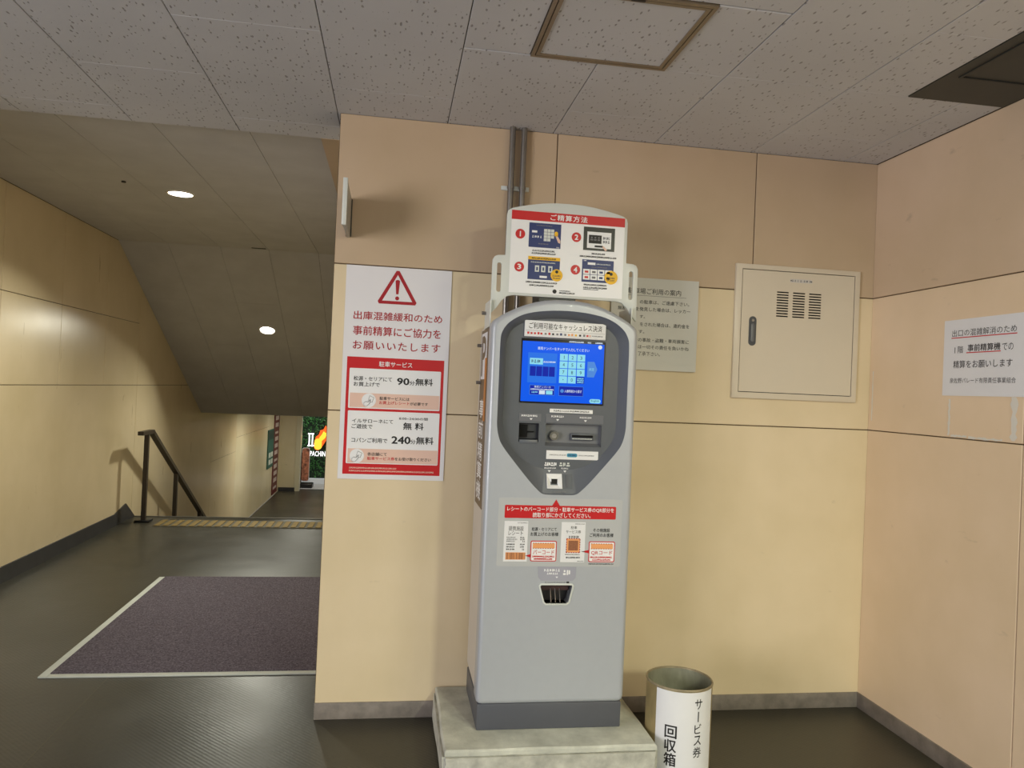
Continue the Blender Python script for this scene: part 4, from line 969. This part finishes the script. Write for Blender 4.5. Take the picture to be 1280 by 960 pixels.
# leafy green wall with illuminated lettering, outside the far door
HG = root('hedge_sign_wall', 'green leafy sign wall with glowing letters beyond the passage', 'sign wall', (-0.8, 15.75, ZL))
box('backing', -2.3, 0.9, 15.76, 15.90, ZL+0.11, 1.1, LEAFB, HG)
bm = bmesh.new(); q = random.Random(5)
for i in range(2600):
    x, z = q.uniform(-2.28, 0.88), q.uniform(ZL+0.14, 1.08); s = q.uniform(0.02, 0.045); a = q.uniform(0, 6.28)
    yb_ = 15.755-q.uniform(0, 0.04)
    c, d = math.cos(a)*s, math.sin(a)*s
    vs = [bm.verts.new(v) for v in ((x+c, yb_-q.uniform(0, .02), z+d), (x-d*0.5, yb_, z+c*0.5), (x-c, yb_-q.uniform(0, .02), z-d), (x+d*0.5, yb_, z-c*0.5))]
    bm.faces.new(vs)
lf = finish('foliage', bm, LEAF, HG, flip=False); lf['kind'] = 'stuff'
box('white_kerb', -2.3, 0.9, 15.62, 15.95, ZL-0.01, ZL+0.11, mat('kerb_white', (226, 228, 228), 0.6), HG)
yL = 15.70
boxes('lettering', [(-1.685, -1.657, yL-0.02, yL, -0.19, 0.12), (-1.705, -1.637, yL-0.02, yL, 0.095, 0.12), (-1.705, -1.637, yL-0.02, yL, -0.19, -0.165), (-1.612, -1.584, yL-0.02, yL, -0.19, 0.12), (-1.63, -1.566, yL-0.02, yL, 0.095, 0.12), (-1.63, -1.535, yL-0.02, yL, -0.19, -0.165), (-1.552, -1.535, yL-0.02, yL, -0.165, -0.11)], SIGNW, HG); txt(HG, 'PACHINKO', -1.640, -1.13, -0.425, -0.305, yL, SIGNW, 0.012, t=0.01)
pl = [(-1.56, -0.20), (-1.52, -0.27), (-1.45, -0.28), (-1.38, -0.22), (-1.30, -0.08), (-1.22, 0.04), (-1.16, 0.20), (-1.20, 0.34), (-1.27, 0.26), (-1.30, 0.32), (-1.35, 0.22), (-1.42, 0.20), (-1.45, 0.10), (-1.52, 0.04), (-1.55, -0.08)]
plate('flame_logo', pl, yL-0.02, yL, SIGNO, HG, smooth=None); plate('flame_logo', rrect(-1.545, -1.375, -0.265, 0.00, 0.075), yL-0.03, yL-0.02, SIGNY, HG, smooth=None)
plate('flame_logo', [(-1.44, 0.02), (-1.38, -0.06), (-1.30, 0.02), (-1.24, 0.16), (-1.30, 0.14), (-1.34, 0.18), (-1.38, 0.10)], yL-0.027, yL-0.02, SIGNY, HG, smooth=None)
# standing sign board beside the far door
SB = root('standing_sign_board', 'black standing sign board with colourful picture by the far door', 'sign stand', (-1.62, 15.0, ZL))
box('foot', -1.86, -1.47, 14.80, 15.14, ZL-0.01, ZL+0.09, BLACK, SB, bev=0.02)
box('panel', -1.80, -1.74, 14.96, 15.02, ZL+0.05, -0.28, BLACK, SB)
plate('poster', rrect(-1.74, -1.58, ZL+0.14, -0.18, 0.05), 14.965, 14.985, mat('stand_poster', (190, 120, 90), 0.5, var=0.8, scale=14), SB)
plate('poster_edge', rrect(-1.75, -1.57, ZL+0.13, -0.17, 0.05), 14.986, 15.0, WHITE, SB)
txt(SB, '1', -1.60, -1.585, ZL+0.03, ZL+0.07, 14.80, WHITE, t=0.002) if False else None

tag(cyl('ceiling_sensor', (-1.39, 1.72, HB+0.002), (-1.39, 1.72, HB-0.008), 0.013, BLACK, None, n=12), 'tiny black sensor in the hall ceiling beside the downlight', 'sensor')
tag(boxes('ceiling_slot', [(-1.02, -0.90, 3.80, 3.825, HB-0.004, HB+0.001)], DKPANEL, None), 'short dark slot where the flat hall ceiling meets the slope', 'slot')
